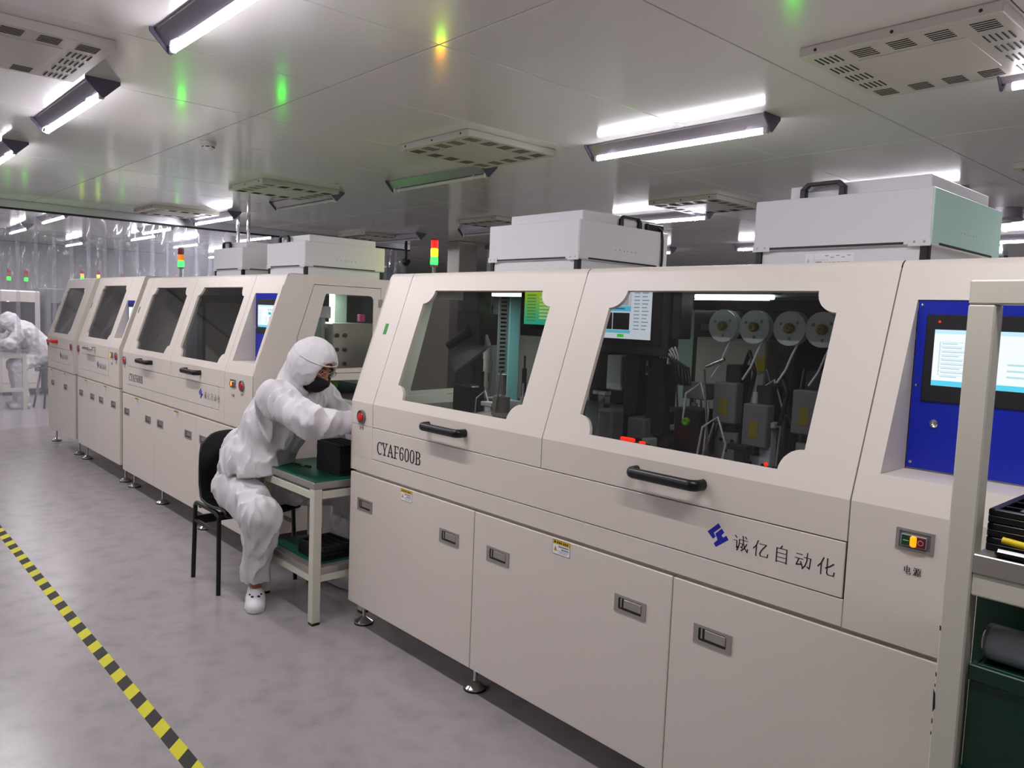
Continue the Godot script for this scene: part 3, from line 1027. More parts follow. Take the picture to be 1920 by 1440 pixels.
func make_machine(label: String, x0: float, x1: float, dy: float, spec: Dictionary) -> Node3D:
	var root := thing("assembly_machine", label, "machine", Vector3(x0, 0, 0), 0.0, "cream assembly machines in a line")
	var m: MB
	# cabinet under the deck
	m = mb(x0)
	m.box(Vector3(x0 + 0.012, 0.13 + dy, -DEPTH), Vector3(x1 - 0.012, 0.774 + dy, -0.022))
	m.box(Vector3(x0 + 0.02, 0.774 + dy, -DEPTH + 0.01), Vector3(x1 - 0.02, 0.79 + dy, -0.02))
	part(root, "cabinet_body", m, M.cream)
	var cuts: Array = spec.cuts
	for k in cuts.size() - 1:
		m = mb(x0)
		m.box(Vector3(cuts[k] + 0.002, 0.12 + dy, -0.022), Vector3(cuts[k + 1] - 0.002, 0.772 + dy, 0.0), 0.002)
		var d := part(root, "cabinet_door", m, M.cream)
		for p in spec.pulls:
			if p > cuts[k] and p < cuts[k + 1]:
				pull_plate(d, x0, p, 0.626 + dy)
		for p in spec.labels:
			if p > cuts[k] and p < cuts[k + 1]:
				warning_label(d, x0, p, 0.742 + dy)
	# fascia band, name panel
	m = mb(x0)
	m.box(Vector3(x0, 0.785 + dy, -0.02), Vector3(spec.get("split", x1 - 0.001), 0.858 + dy, 0.0), 0.0015)
	m.box(Vector3(x0, 0.858 + dy, -0.02), Vector3(spec.name[0], 1.01 + dy, 0.0))
	m.box(Vector3(spec.name[1] + 0.0, 0.858 + dy, -0.02), Vector3(spec.get("split", x1 - 0.001), 1.01 + dy, 0.0))
	part(root, "fascia_band", m, M.cream)
	m = mb(x0)
	m.box(Vector3(spec.name[0] + 0.002, 0.861 + dy, -0.018), Vector3(spec.name[1] - 0.003, 1.008 + dy, 0.0012), 0.0015)
	var np := part(root, "name_panel", m, M.cream)
	# hood doors
	for h in spec.hoods:
		hood_door(root, x0, h[0], h[1], dy, h[2])
	for h in spec.handles:
		bow_handle(root, x0, h, 1.078 + dy, 0.25, spec.get("handle_mat", M.black))
	if spec.has("recess"):
		var r: Array = spec.recess
		control_recess(root, x0, r[0], r[1], r[2], r[3], r[4], r[5], dy, spec.get("big", false))
	for e in spec.stops:
		emergency_stop(root, x0, e, 1.05 + dy)
	for e in spec.switches:
		power_switch(root, x0, e, 1.053 + dy)
	# roof, back, deck
	m = mb(x0)
	m.box(Vector3(x0 + 0.001, 1.735 + dy, -DEPTH), Vector3(x1 - 0.001, 1.747 + dy, -0.34))
	part(root, "roof", m, M.cream)
	m = mb(x0)
	m.box(Vector3(x0 + 0.001, 0.786 + dy, -DEPTH + 0.001), Vector3(x1 - 0.001, 1.744 + dy, -DEPTH + 0.012))
	part(root, "back_panel", m, M.inner)
	m = mb(x0)
	m.box(Vector3(x0 + 0.012, 0.90 + dy, -DEPTH + 0.012), Vector3(x1 - 0.012, 0.93 + dy, -0.02))
	part(root, "deck_plate", m, M.deck)
	gable(x0 + (0.012 if spec.get("open_left", false) else 0.0), x0, dy, 1.0, spec.get("open_left", false), root, M.dark_pane)
	gable(x1 - 0.012 if not spec.get("open_right", false) else x1, x0, dy, 1.0, spec.get("open_right", false), root, M.clear)
	for x in spec.feet:
		foot(root, x0, x, -0.065, 0.13 + dy)
		foot(root, x0, x, -DEPTH + 0.08, 0.13 + dy)
	m = mb(x0)
	m.t = slope_frame(x0, dy)
	m.quad(Vector3(spec.sticker - 0.014, 0.345, 0.0008), Vector3(spec.sticker + 0.014, 0.345, 0.0008), Vector3(spec.sticker + 0.014, 0.40, 0.0008), Vector3(spec.sticker - 0.014, 0.40, 0.0008))
	part(root, "green_sticker", m, M.green_sticker, "small green sticker")
	# lettering
	if spec.has("brand"):
		var b: Array = spec.brand   # x of the logo, first character, last edge, height of the character foot
		logo(np, x0, b[0], 0.939 + dy, 0.036)
		var keys := ["cheng", "yi", "zi", "dong", "hua"]
		var step: float = (b[2] - b[1]) / 5.0
		for k in 5:
			m = mb(x0)
			glyph(m, keys[k], b[1] + step * (k + 0.06), 0.908 + dy, step * 0.80, 0.05, 0.0018)
			part(np, "brand_character", m, M.ink, "black Chinese character of the maker's name")
	if spec.has("model"):
		name_text(np, x0, spec.model, 0.892 + dy, 0.345, 0.062)
	var chars := []
	for e in spec.stops:
		chars.append_array([["ji", e - 0.019, 0.986, 0.017, 0.018], ["ting", e + 0.002, 0.986, 0.017, 0.018]])
	for e in spec.switches:
		chars.append_array([["dian", e - 0.022, 0.968, 0.019, 0.022], ["yuan", e + 0.002, 0.968, 0.019, 0.022]])
	for c in chars:
		m = mb(x0)
		glyph(m, c[0], c[1], c[2] + dy, c[3], c[4], 0.0018, 1.3)
		part(root, "button_character", m, M.ink, "tiny black Chinese character under a button")
	return root

func hmi_picture() -> Image:
	var i := flat_image(256, 192, Color(0.93, 0.95, 0.96))
	i.fill_rect(Rect2i(0, 0, 256, 14), Color(0.75, 0.9, 0.98))
	i.fill_rect(Rect2i(0, 174, 256, 18), Color(0.35, 0.80, 0.90))
	for r in 9:
		i.fill_rect(Rect2i(10, 42 + r * 14, 54, 1), Color(0.6, 0.75, 0.8))
		i.fill_rect(Rect2i(14, 46 + r * 14, 26 + (r * 7) % 18, 3), Color(0.62, 0.8, 0.85))
	for c in [10, 64]: i.fill_rect(Rect2i(c, 42, 1, 113), Color(0.6, 0.75, 0.8))
	for k in 3: i.fill_rect(Rect2i(160 + k * 32, 34, 20, 12), Color(0.55, 0.78, 0.85))
	for y in 24:
		for x in 48:
			if pow((x - 24) / 24.0, 2) + pow((y - 12) / 12.0, 2) < 1.0:
				i.set_pixel(164 + x, 58 + y, Color(0.20, 0.72, 0.72))
	for k in 4: i.fill_rect(Rect2i(182, 104 + k * 16, 16, 10), Color(0.3, 0.70, 0.72))
	for k in 3: i.fill_rect(Rect2i(120, 104 + k * 20, 30, 6), Color(0.7, 0.85, 0.88))
	return i

func desktop_picture() -> Image:
	var i := flat_image(320, 240, Color(0.88, 0.91, 0.95))
	i.fill_rect(Rect2i(0, 0, 320, 10), Color(0.16, 0.25, 0.72))
	i.fill_rect(Rect2i(60, 40, 150, 74), Color(0.80, 0.83, 0.87))
	for k in 26: i.fill_rect(Rect2i(66 + k * 5, 52 + (k * 13) % 17, 2, 56 - (k * 13) % 17), Color(0.42, 0.47, 0.52))
	i.fill_rect(Rect2i(60, 112, 150, 20), Color(0.35, 0.78, 0.92))
	i.fill_rect(Rect2i(86, 119, 90, 5), Color(0.1, 0.4, 0.6))
	i.fill_rect(Rect2i(20, 138, 88, 66), Color(0.05, 0.05, 0.06))
	i.fill_rect(Rect2i(112, 138, 92, 66), Color(0.05, 0.05, 0.06))
	i.fill_rect(Rect2i(10, 206, 200, 12), Color(0.40, 0.80, 0.88))
	i.fill_rect(Rect2i(140, 222, 36, 12), Color(0.25, 0.85, 0.20))
	for r in 12:
		i.fill_rect(Rect2i(226, 44 + r * 14, 30, 4), Color(0.55, 0.60, 0.68))
		i.fill_rect(Rect2i(268, 44 + r * 14, 38 - (r * 5) % 14, 4), Color(0.55, 0.60, 0.68))
	return i

func green_picture() -> Image:
	var i := flat_image(128, 128, Color(0.45, 0.85, 0.35))
	for y in 128:
		i.fill_rect(Rect2i(0, y, 128, 1), Color(0.75, 0.85, 0.20).lerp(Color(0.15, 0.75, 0.65), y / 127.0))
	for r in 9: i.fill_rect(Rect2i(10, 14 + r * 12, 36, 5), Color(0.35, 0.60, 0.25))
	for r in 7: i.fill_rect(Rect2i(60, 22 + r * 13, 50, 6), Color(0.85, 0.92, 0.55))
	return i

func block(root: Node3D, x0: float, called: String, lo: Vector3, hi: Vector3, material: Material, e := 0.004, label := "") -> MeshInstance3D:
	var m := mb(x0)
	m.box(lo, hi, e)
	return part(root, called, m, material, label)

func monitor(root: Node3D, x0: float, a: float, b: float, lo: float, hi: float, z: float, screen: Material) -> void:
	var p := block(root, x0, "monitor", Vector3(a, lo, z - 0.05), Vector3(b, hi, z), M.dark, 0.004)
	block(p, x0, "screen_bezel", Vector3(a + 0.004, lo + 0.03, z - 0.002), Vector3(b - 0.03, hi - 0.004, z + 0.003), M.black_gloss, 0.001)
	var m := mb(x0)
	m.quad_uv(Vector3(a + 0.03, lo + 0.055, z + 0.004), Vector3(b - 0.075, lo + 0.055, z + 0.004), Vector3(b - 0.075, hi - 0.02, z + 0.004), Vector3(a + 0.03, hi - 0.02, z + 0.004))
	part(p, "screen", m, screen, "lit screen")

func tape_reel(root: Node3D, x0: float, c: Vector3, r: float) -> void:
	var m := mb(x0)
	for s in [-0.014, 0.014]:
		m.lathe(c + Vector3(0, 0, s - 0.001), Vector3.BACK, [Vector2(r * 0.2, 0.0), Vector2(r, 0.0), Vector2(r, 0.002), Vector2(r * 0.2, 0.002)], 32, false)
	var p := part(root, "tape_reel", m, M.reel, "pale translucent tape reel")
	m = mb(x0)
	m.lathe(c - Vector3(0, 0, 0.02), Vector3.BACK, [Vector2(r * 0.3, 0), Vector2(r * 0.3, 0.044), Vector2(r * 0.2, 0.05), Vector2(r * 0.08, 0.05), Vector2(0, 0.046)], 20)
	part(p, "hub", m, M.hub, "yellow hub")
	m = mb(x0)
	for k in 3:
		var a := TAU * (k / 3.0) + 0.6
		m.lathe(c + Vector3(cos(a), sin(a), 0) * r * 0.6 + Vector3(0, 0, 0.0155), Vector3.BACK, [Vector2(r * 0.1, 0), Vector2(0, 0.0005)], 12, false)
	part(p, "reel_hole", m, M.grey)
	m = mb(x0)
	m.tube([c + Vector3(r * 0.5, -r * 0.75, 0), c + Vector3(r * 0.15, -r * 1.5, 0.0), c + Vector3(-r * 0.1, -r * 2.4, 0.01), c + Vector3(-r * 0.6, -r * 3.2, 0.01)], 0.004, 6)
	part(p, "tape_strip", m, M.fixture_white)

func inner_lamp(root: Node3D, x0: float, a: float, b: float, y: float, z: float, e: float) -> void:
	var p := block(root, x0, "inner_lamp", Vector3(a - 0.02, y, z - 0.03), Vector3(b + 0.02, y + 0.02, z + 0.03), M.fixture_white, 0.003)
	block(p, x0, "lamp_diffuser", Vector3(a, y - 0.016, z - 0.02), Vector3(b, y, z + 0.02), M.lamp_inner, 0.004, "lit white lamp")
	var l := AreaLight3D.new()
	l.name = "lamp_glow"
	l.area_size = Vector2(b - a, 0.04)
	l.light_energy = e
	l.light_color = Color(0.92, 1.0, 0.96)
	l.shadow_enabled = true
	l.area_range = 10.0
	l.area_attenuation = 2.0
	l.rotation = Vector3(-PI / 2, 0, 0)
	l.position = Vector3((a + b) / 2 - x0, y - 0.018, z)
	p.add_child(l)

func feeder(root: Node3D, x0: float, x: float, z: float, tall: float) -> void:
	# one pick-and-place head: column, carriage, gripper, yellow tag
	var p := block(root, x0, "feeder_column", Vector3(x - 0.03, 0.93, z - 0.04), Vector3(x + 0.03, tall, z + 0.03), M.dark, 0.004)
	block(p, x0, "carriage", Vector3(x - 0.045, tall - 0.20, z + 0.03), Vector3(x + 0.045, tall - 0.06, z + 0.075), M.grey, 0.004)
	block(p, x0, "drilled_plate", Vector3(x - 0.04, tall - 0.36, z + 0.03), Vector3(x + 0.04, tall - 0.23, z + 0.045), M.alu, 0.003)
	var m := mb(x0)
	for q in [[-0.022, -0.26], [0.022, -0.26], [-0.022, -0.33], [0.022, -0.33], [0.0, -0.295]]:
		m.lathe(Vector3(x + q[0], tall + q[1], z + 0.045), Vector3.BACK, [Vector2(0.006, 0), Vector2(0.006, 0.003), Vector2(0, 0.003)], 10)
	part(p, "cap_screw", m, M.black)
	block(p, x0, "yellow_tag", Vector3(x - 0.02, tall - 0.17, z + 0.0752), Vector3(x + 0.014, tall - 0.115, z + 0.0762), M.hub, 0.0, "yellow tag")
	m = mb(x0)
	m.cyl(Vector3(x - 0.02, tall - 0.37, z + 0.05), Vector3(x - 0.02, tall - 0.52, z + 0.05), 0.006, 0.006, 8)
	m.cyl(Vector3(x + 0.02, tall - 0.37, z + 0.05), Vector3(x + 0.02, tall - 0.48, z + 0.05), 0.006, 0.006, 8)
	part(p, "guide_rod", m, M.chrome)
	m = mb(x0)
	m.tube([Vector3(x + 0.03, tall - 0.02, z + 0.02), Vector3(x + 0.07, tall + 0.05, z + 0.05), Vector3(x + 0.10, tall - 0.02, z + 0.06), Vector3(x + 0.08, tall - 0.12, z + 0.06)], 0.007, 8)
	part(p, "air_hose", m, M.black)

func clutter(root: Node3D, x0: float, a: float, b: float, seed_: int, count: int, base := 0.93) -> void:
	# small cylinders, clamps, rods and hoses standing on the deck
	var r := RandomNumberGenerator.new()
	r.seed = seed_
	var mats := [M.alu, M.steel, M.inner, M.grey, M.chrome, M.dark, M.black, M.fixture_white]
	for k in count:
		var x := r.randf_range(a, b)
		var z := r.randf_range(-0.80, -0.30)
		var h := r.randf_range(0.05, 0.26)
		var m := mb(x0)
		var mm: Material = mats[r.randi() % mats.size()]
		match k % 4:
			0:
				m.cyl(Vector3(x, base, z), Vector3(x, base + h, z), 0.012, 0.012, 12)
				m.cyl(Vector3(x, base + h, z), Vector3(x, base + 0.06 + h, z), 0.005, 0.005, 8)
				part(root, "air_cylinder", m, mm)
			1:
				m.box(Vector3(x - 0.02, base, z - 0.02), Vector3(x + 0.02, base + h * 0.6, z + 0.02), 0.003)
				m.box(Vector3(x - 0.045, base + h * 0.6, z - 0.015), Vector3(x + 0.03, base + 0.02 + h * 0.6, z + 0.025), 0.003)
				part(root, "clamp_block", m, mm)
			2:
				m.cyl(Vector3(x, base, z), Vector3(x + r.randf_range(-0.05, 0.05), base + 0.07 + h, z), 0.004, 0.004, 8)
				part(root, "guide_pin", m, M.chrome)
			3:
				var y := base + 0.02 + h
				m.tube([Vector3(x, base, z), Vector3(x + 0.03, y, z + 0.02), Vector3(x + 0.08, y + 0.04, z + 0.01), Vector3(x + 0.11, y - 0.05, z), Vector3(x + 0.10, base, z)], 0.004, 6)
				part(root, "air_hose", m, M.black if k % 8 == 3 else M.fixture_white)

func build_machines() -> void:
	M.warning = picture(warning_picture())
	M.hmi = picture(hmi_picture(), 1.1, 0.15)
	M.desktop = picture(desktop_picture(), 0.9, 0.15)
	M.green_screen = picture(green_picture(), 0.8, 0.15)
	M.key_green = mat(Color(0.0, 0.25, 0.04), 0.4)
	M.key_red = mat(Color(0.42, 0.01, 0.05), 0.4)
	M.amber = glow(Color(1.0, 0.55, 0.02), 1.6, Color(0.9, 0.5, 0.05))
	M.red_led = glow(Color(1.0, 0.12, 0.05), 2.0, Color(0.7, 0.05, 0.03))
	M.lamp_inner = glow(Color(0.95, 1.0, 0.98), 2.5)
	var win := func(a: float, b: float) -> Array: return [a, b, 0.045, 0.572, 0.065]
	# nearest machine
	var a1 := make_machine("large cream machine nearest the camera, model lettering and blue logo readable", -3.31, -0.30, 0.0, {
		"cuts": [-3.31, -2.35, -1.384, -0.30], "pulls": [-3.17, -2.51, -2.20, -1.544, -1.232], "labels": [-2.828, -1.864],
		"name": [-3.12, -0.856], "split": -0.856, "hoods": [[-3.31, -3.12, []], [-3.12, -1.985, win.call(-2.968, -2.135)], [-1.985, -0.856, win.call(-1.836, -1.006)]],
		"handles": [-2.552, -1.421], "recess": [-0.798, -0.345, -0.856, -0.30, 0.08, 0.548], "big": true,
		"stops": [-3.215], "switches": [-0.694], "feet": [-3.26, -2.385, -1.40, -0.38], "sticker": -3.21,
		"brand": [-1.234, -1.188, -0.872], "model": -3.073, "open_left": true})
	# rear windows seen from inside
	for w in [[-3.05, -2.45], [-2.35, -1.55], [-1.5, -0.4]]:
		block(a1, -3.31, "rear_window", Vector3(w[0], 1.08, -DEPTH + 0.012), Vector3(w[1], 1.66, -DEPTH + 0.02), M.dark_glass, 0.002)
	block(a1, -3.31, "cable_duct", Vector3(-3.20, 0.93, -0.86), Vector3(-3.15, 1.735, -0.79), M.grey, 0.003)
	var m := mb(-3.31)
	for k in 34:
		m.box(Vector3(-3.152, 0.97 + k * 0.022, -0.845), Vector3(-3.1485, 0.98 + k * 0.022, -0.805))
	part(a1, "duct_slot", m, M.black)
	block(a1, -3.31, "corner_post", Vector3(-3.22, 0.93, -0.95), Vector3(-3.15, 1.735, -0.87), mat(Color(0.50, 0.72, 0.74), 0.4), 0.004, "pale teal corner post")
	inner_lamp(a1, -3.31, -3.00, -2.62, 1.672, -0.62, 0.45)
	monitor(a1, -3.31, -2.72, -2.40, 1.47, 1.70, -0.55, M.green_screen)
	# hanging bracket, tilted sensor plate and turntable arm of the first window
	block(a1, -3.31, "hanging_bracket", Vector3(-2.90, 1.56, -0.42), Vector3(-2.78, 1.735, -0.34), M.dark, 0.004)
	block(a1, -3.31, "bracket_foot", Vector3(-2.93, 1.42, -0.44), Vector3(-2.75, 1.57, -0.33), M.black, 0.006)
	m = mb(-3.31)
	m.t = Transform3D(Basis(Vector3.BACK, 0.52), Vector3(-2.86 + 3.31, 1.40, -0.36))
	m.box(Vector3(-0.16, -0.055, -0.02), Vector3(0.13, 0.055, 0.0), 0.004)
	part(a1, "tilted_plate", m, M.grey)
	m = mb(-3.31)
	m.t = Transform3D(Basis(Vector3.BACK, 0.45), Vector3(-2.87 + 3.31, 1.46, -0.33))
	m.cyl(Vector3(-0.12, 0, 0), Vector3(0.06, 0, 0), 0.022, 0.028, 14)
	part(a1, "camera_barrel", m, M.black_gloss)
	block(a1, -3.31, "turntable", Vector3(-2.95, 0.93, -0.62), Vector3(-2.50, 1.03, -0.30), M.deck, 0.01)
	m = mb(-3.31)
	m.lathe(Vector3(-2.62, 1.095, -0.36), Vector3.UP, [Vector2(0.11, 0), Vector2(0.11, 0.02), Vector2(0.04, 0.03), Vector2(0.04, 0.10), Vector2(0.02, 0.11), Vector2(0.02, 0.20), Vector2(0, 0.2)], 20)
	part(a1, "nozzle_head", m, M.steel)
	block(a1, -3.31, "servo_motor", Vector3(-2.98, 1.095, -0.45), Vector3(-2.84, 1.22, -0.36), M.black, 0.006)
	block(a1, -3.31, "linear_rail", Vector3(-2.86, 1.12, -0.52), Vector3(-2.42, 1.165, -0.46), M.alu, 0.004)
	block(a1, -3.31, "clamp_jaw", Vector3(-2.52, 1.095, -0.48), Vector3(-2.46, 1.20, -0.42), mat(Color(0.45, 0.32, 0.15), 0.5), 0.003)
	# second window: operator monitor, reels, feeders
	monitor(a1, -3.31, -2.04, -1.66, 1.435, 1.735, -0.28, M.desktop)
	block(a1, -3.31, "monitor_bracket", Vector3(-1.655, 1.50, -0.36), Vector3(-1.62, 1.735, -0.29), M.dark, 0.003)
	inner_lamp(a1, -3.31, -1.66, -1.36, 1.662, -0.44, 0.45)
	block(a1, -3.31, "top_beam", Vector3(-1.62, 1.655, -0.52), Vector3(-0.88, 1.70, -0.46), M.inner, 0.004)
	block(a1, -3.31, "reel_rail", Vector3(-1.66, 1.605, -0.46), Vector3(-0.88, 1.645, -0.42), M.black, 0.003)
	for k in 4:
		tape_reel(a1, -3.31, Vector3([-1.478, -1.360, -1.236, -1.128][k], 1.552, -0.35), 0.055)
	for f in [[-1.46, -0.42, 1.42], [-1.33, -0.40, 1.36], [-1.17, -0.42, 1.42], [-1.06, -0.40, 1.34]]:
		feeder(a1, -3.31, f[0], f[1], f[2])
	block(a1, -3.31, "rear_cabinet", Vector3(-2.00, 1.15, -1.05), Vector3(-1.66, 1.50, -0.95), M.cream, 0.006)
	block(a1, -3.31, "rear_shelf", Vector3(-1.95, 1.53, -1.0), Vector3(-0.9, 1.56, -0.9), M.grey, 0.004)
	block(a1, -3.31, "control_box", Vector3(-2.04, 1.28, -0.52), Vector3(-1.96, 1.42, -0.40), M.inner, 0.005)
	block(a1, -3.31, "white_sensor", Vector3(-1.83, 1.355, -0.42), Vector3(-1.79, 1.41, -0.38), M.fixture_white, 0.003)
	block(a1, -3.31, "sensor_face", Vector3(-1.826, 1.365, -0.38), Vector3(-1.803, 1.39, -0.3785), M.red_off, 0.0)
	block(a1, -3.31, "press_column", Vector3(-1.93, 0.93, -0.46), Vector3(-1.86, 1.43, -0.38), M.black, 0.004)
	block(a1, -3.31, "press_arm", Vector3(-1.79, 1.14, -0.42), Vector3(-1.71, 1.43, -0.34), M.dark, 0.006)
	block(a1, -3.31, "press_foot", Vector3(-1.82, 1.08, -0.36), Vector3(-1.74, 1.13, -0.30), M.inner, 0.004)
	block(a1, -3.31, "motor_block", Vector3(-1.97, 1.02, -0.36), Vector3(-1.90, 1.22, -0.28), M.grey, 0.01)
	block(a1, -3.31, "slide_table", Vector3(-1.72, 1.03, -0.40), Vector3(-1.48, 1.07, -0.22), M.steel, 0.004)
	block(a1, -3.31, "lens_box", Vector3(-1.63, 1.10, -0.40), Vector3(-1.52, 1.26, -0.30), M.black, 0.005)
	m = mb(-3.31)
	m.lathe(Vector3(-1.575, 1.215, -0.30), Vector3.BACK, [Vector2(0.014, 0), Vector2(0.014, 0.012), Vector2(0.009, 0.014), Vector2(0.0, 0.01)], 18)
	part(a1, "lens", m, M.lime)
	m = mb(-3.31)
	m.t = Transform3D(Basis(Vector3.BACK, -0.12), Vector3(-1.60 + 3.31, 1.02, -0.24))
	m.box(Vector3(-0.10, -0.035, -0.05), Vector3(0.09, 0.04, 0.0), 0.02)
	part(a1, "parts_chute", m, M.inner)
	block(a1, -3.31, "red_bar_light", Vector3(-1.735, 1.140, -0.150), Vector3(-1.675, 1.152, -0.135), M.red_led, 0.003, "glowing red bar light")
	block(a1, -3.31, "red_sensor_light", Vector3(-1.655, 1.138, -0.150), Vector3(-1.63, 1.147, -0.138), M.red_led, 0.003)
	block(a1, -3.31, "red_dot_light", Vector3(-1.175, 1.143, -0.135), Vector3(-1.165, 1.153, -0.125), M.red_led, 0.002)
	block(a1, -3.31, "vibration_base", Vector3(-1.50, 0.93, -0.30), Vector3(-1.28, 1.0, -0.12), M.deck, 0.006)
	block(a1, -3.31, "rail_block", Vector3(-1.24, 0.93, -0.34), Vector3(-1.08, 1.04, -0.18), M.dark, 0.006)
	m = mb(-3.31)
	for k in 6:
		var bx := -1.84 + k * 0.015
		m.tube([Vector3(-1.78, 1.44 - k * 0.01, -0.34), Vector3(-1.70 - k * 0.01, 1.47, -0.30), Vector3(bx + 0.19, 1.43 - k * 0.006, -0.29), Vector3(bx + 0.20, 1.34, -0.31 + k * 0.004)], 0.006, 6)
	part(a1, "cable_bundle", m, M.black)
	m = mb(-3.31)
	for k in 5:
		m.tube([Vector3(-1.71 + k * 0.012, 1.43, -0.31), Vector3(-1.69 + k * 0.014, 1.455 + 0.004 * k, -0.29), Vector3(-1.66 + k * 0.01, 1.44, -0.29), Vector3(-1.67 + k * 0.012, 1.41, -0.30)], 0.004, 6)
	part(a1, "white_cable", m, M.fixture_white)
	m = mb(-3.31)
	m.cyl(Vector3(-1.445, 1.23, -0.27), Vector3(-1.475, 1.10, -0.26), 0.005, 0.005, 8)
	m.cyl(Vector3(-1.475, 1.10, -0.26), Vector3(-1.475, 0.95, -0.26), 0.006, 0.006, 8)
	m.cyl(Vector3(-1.46, 1.44, -0.33), Vector3(-1.53, 1.41, -0.33), 0.006, 0.006, 8)
	part(a1, "linkage_rod", m, M.chrome)
	block(a1, -3.31, "pale_side_plate", Vector3(-1.97, 1.33, -0.55), Vector3(-1.89, 1.43, -0.53), M.fixture_white, 0.003)
	block(a1, -3.31, "grey_gearbox", Vector3(-1.84, 1.06, -0.40), Vector3(-1.76, 1.20, -0.30), M.grey, 0.006)
	block(a1, -3.31, "valve_block", Vector3(-1.70, 1.28, -0.50), Vector3(-1.60, 1.34, -0.44), M.alu, 0.004)
	block(a1, -3.31, "warning_tag", Vector3(-1.70, 1.37, -0.948), Vector3(-1.66, 1.43, -0.946), M.yellow, 0.0)
	block(a1, -3.31, "tooling_plate", Vector3(-3.24, 1.07, -1.38), Vector3(-0.88, 1.095, -0.11), M.deck, 0.004)
	block(a1, -3.31, "light_mount", Vector3(-1.76, 1.095, -0.165), Vector3(-1.62, 1.139, -0.13), M.dark, 0.004)
	block(a1, -3.31, "dot_mount", Vector3(-1.19, 1.095, -0.145), Vector3(-1.15, 1.142, -0.12), M.dark, 0.004)
	clutter(a1, -3.31, -1.80, -1.02, 21, 44, 1.095)
	clutter(a1, -3.31, -2.95, -2.15, 5, 20, 1.095)
	# second machine: the end door faces us across the operator's gap
	var a2 := make_machine("cream machine behind the seated person with its glazed end door showing", -7.02, -4.44, 0.022, {
		"cuts": [-7.02, -6.22, -5.35, -4.44], "pulls": [-6.90, -6.36, -6.08, -5.50, -5.22, -4.6], "labels": [-6.64, -5.735],
		"name": [-6.87, -4.96], "hoods": [[-7.02, -6.87, []], [-6.87, -5.877, win.call(-6.772, -5.985)], [-5.877, -4.87, win.call(-5.768, -4.96)]],
		"handles": [-6.39, -5.40], "recess": [-4.806, -4.485, -4.87, -4.44, 0.075, 0.53], "split": -4.87,
		"stops": [-6.95, -4.60], "switches": [-4.735], "feet": [-6.92, -6.22, -5.35, -4.52], "sticker": -6.97,
		"brand": [-5.265, -5.21, -4.93], "model": -6.83, "open_right": true})
	clutter(a2, -7.02, -6.7, -5.1, 9, 24)
	block(a2, -7.02, "robot_arm_cover", Vector3(-6.42, 1.0, -0.42), Vector3(-6.26, 1.62, -0.30), M.grey, 0.04)
	block(a2, -7.02, "inner_frame", Vector3(-6.75, 1.58, -0.50), Vector3(-4.6, 1.64, -0.44), M.dark, 0.004)
	block(a2, -7.02, "aluminium_post", Vector3(-5.05, 0.95, -0.30), Vector3(-5.02, 1.46, -0.26), M.alu, 0.004)
	block(a2, -7.02, "pale_screen_edge", Vector3(-4.99, 0.95, -0.32), Vector3(-4.93, 1.46, -0.28), mat(Color(0.60, 0.72, 0.76), 0.4), 0.004)
	block(a2, -7.02, "paper_box", Vector3(-5.50, 1.52, -0.48), Vector3(-5.36, 1.70, -0.40), M.grey, 0.004)
	block(a2, -7.02, "side_rack", Vector3(-5.20, 1.38, -0.62), Vector3(-5.05, 1.72, -0.55), M.dark, 0.004)
	inner_lamp(a2, -7.02, -5.20, -4.80, 1.70, -0.70, 0.45)
	block(a2, -7.02, "stainless_box", Vector3(-5.25, 1.13, -1.05), Vector3(-4.62, 1.47, -0.62), M.steel, 0.006, "stainless steel box with black knobs")
	m = mb(-7.02)
	for r in 3:
		for c in 2:
			m.lathe(Vector3(-4.62, 1.39 - r * 0.095, -0.65 - c * 0.06), Vector3.RIGHT, [Vector2(0.014, 0), Vector2(0.014, 0.016), Vector2(0.010, 0.02), Vector2(0, 0.02)], 12)
	part(a2, "box_knob", m, M.black)
	block(a2, -7.02, "feeder_plate", Vector3(-4.80, 1.13, -0.61), Vector3(-4.70, 1.50, -0.58), M.inner, 0.004)
	block(a2, -7.02, "feeder_bracket", Vector3(-4.78, 1.50, -0.63), Vector3(-4.66, 1.58, -0.52), M.fixture_white, 0.006)
	tape_reel(a2, -7.02, Vector3(-4.82, 1.54, -0.50), 0.075)
	block(a2, -7.02, "door_post_inside", Vector3(-5.0, 1.40, -0.90), Vector3(-4.92, 1.73, -0.80), M.inner, 0.004)
	block(a2, -7.02, "pink_bin", Vector3(-4.60, 1.485, -0.83), Vector3(-4.56, 1.535, -0.79), M.pink, 0.004)
	block(a2, -7.02, "rear_window", Vector3(-6.8, 1.1, -DEPTH + 0.012), Vector3(-4.6, 1.68, -DEPTH + 0.02), M.dark_glass, 0.002)
	block(a2, -7.02, "green_block", Vector3(-4.56, 1.05, -0.60), Vector3(-4.50, 1.10, -0.54), M.lime, 0.004)
	# third and fourth machine, far down the line
	var a3 := make_machine("shorter cream machine with one window, third from the camera", -8.47, -7.10, 0.04, {
		"cuts": [-8.47, -7.80, -7.10], "pulls": [-8.34, -7.95, -7.66, -7.28], "labels": [-8.17, -7.53],
		"name": [-8.34, -7.42], "hoods": [[-8.47, -7.42, [-8.26, -7.49, 0.06, 0.575, 0.045]]], "handles": [-7.96], "handle_mat": M.chrome,
		"recess": [-7.36, -7.14, -7.42, -7.10, 0.085, 0.435], "split": -7.42,
		"stops": [-8.42, -7.19], "switches": [-7.32], "feet": [-8.40, -7.17], "sticker": -8.43, "brand": [-7.75, -7.70, -7.48]})
	block(a3, -8.47, "inner_arm", Vector3(-8.1, 1.05, -0.45), Vector3(-7.95, 1.6, -0.35), M.grey, 0.03)
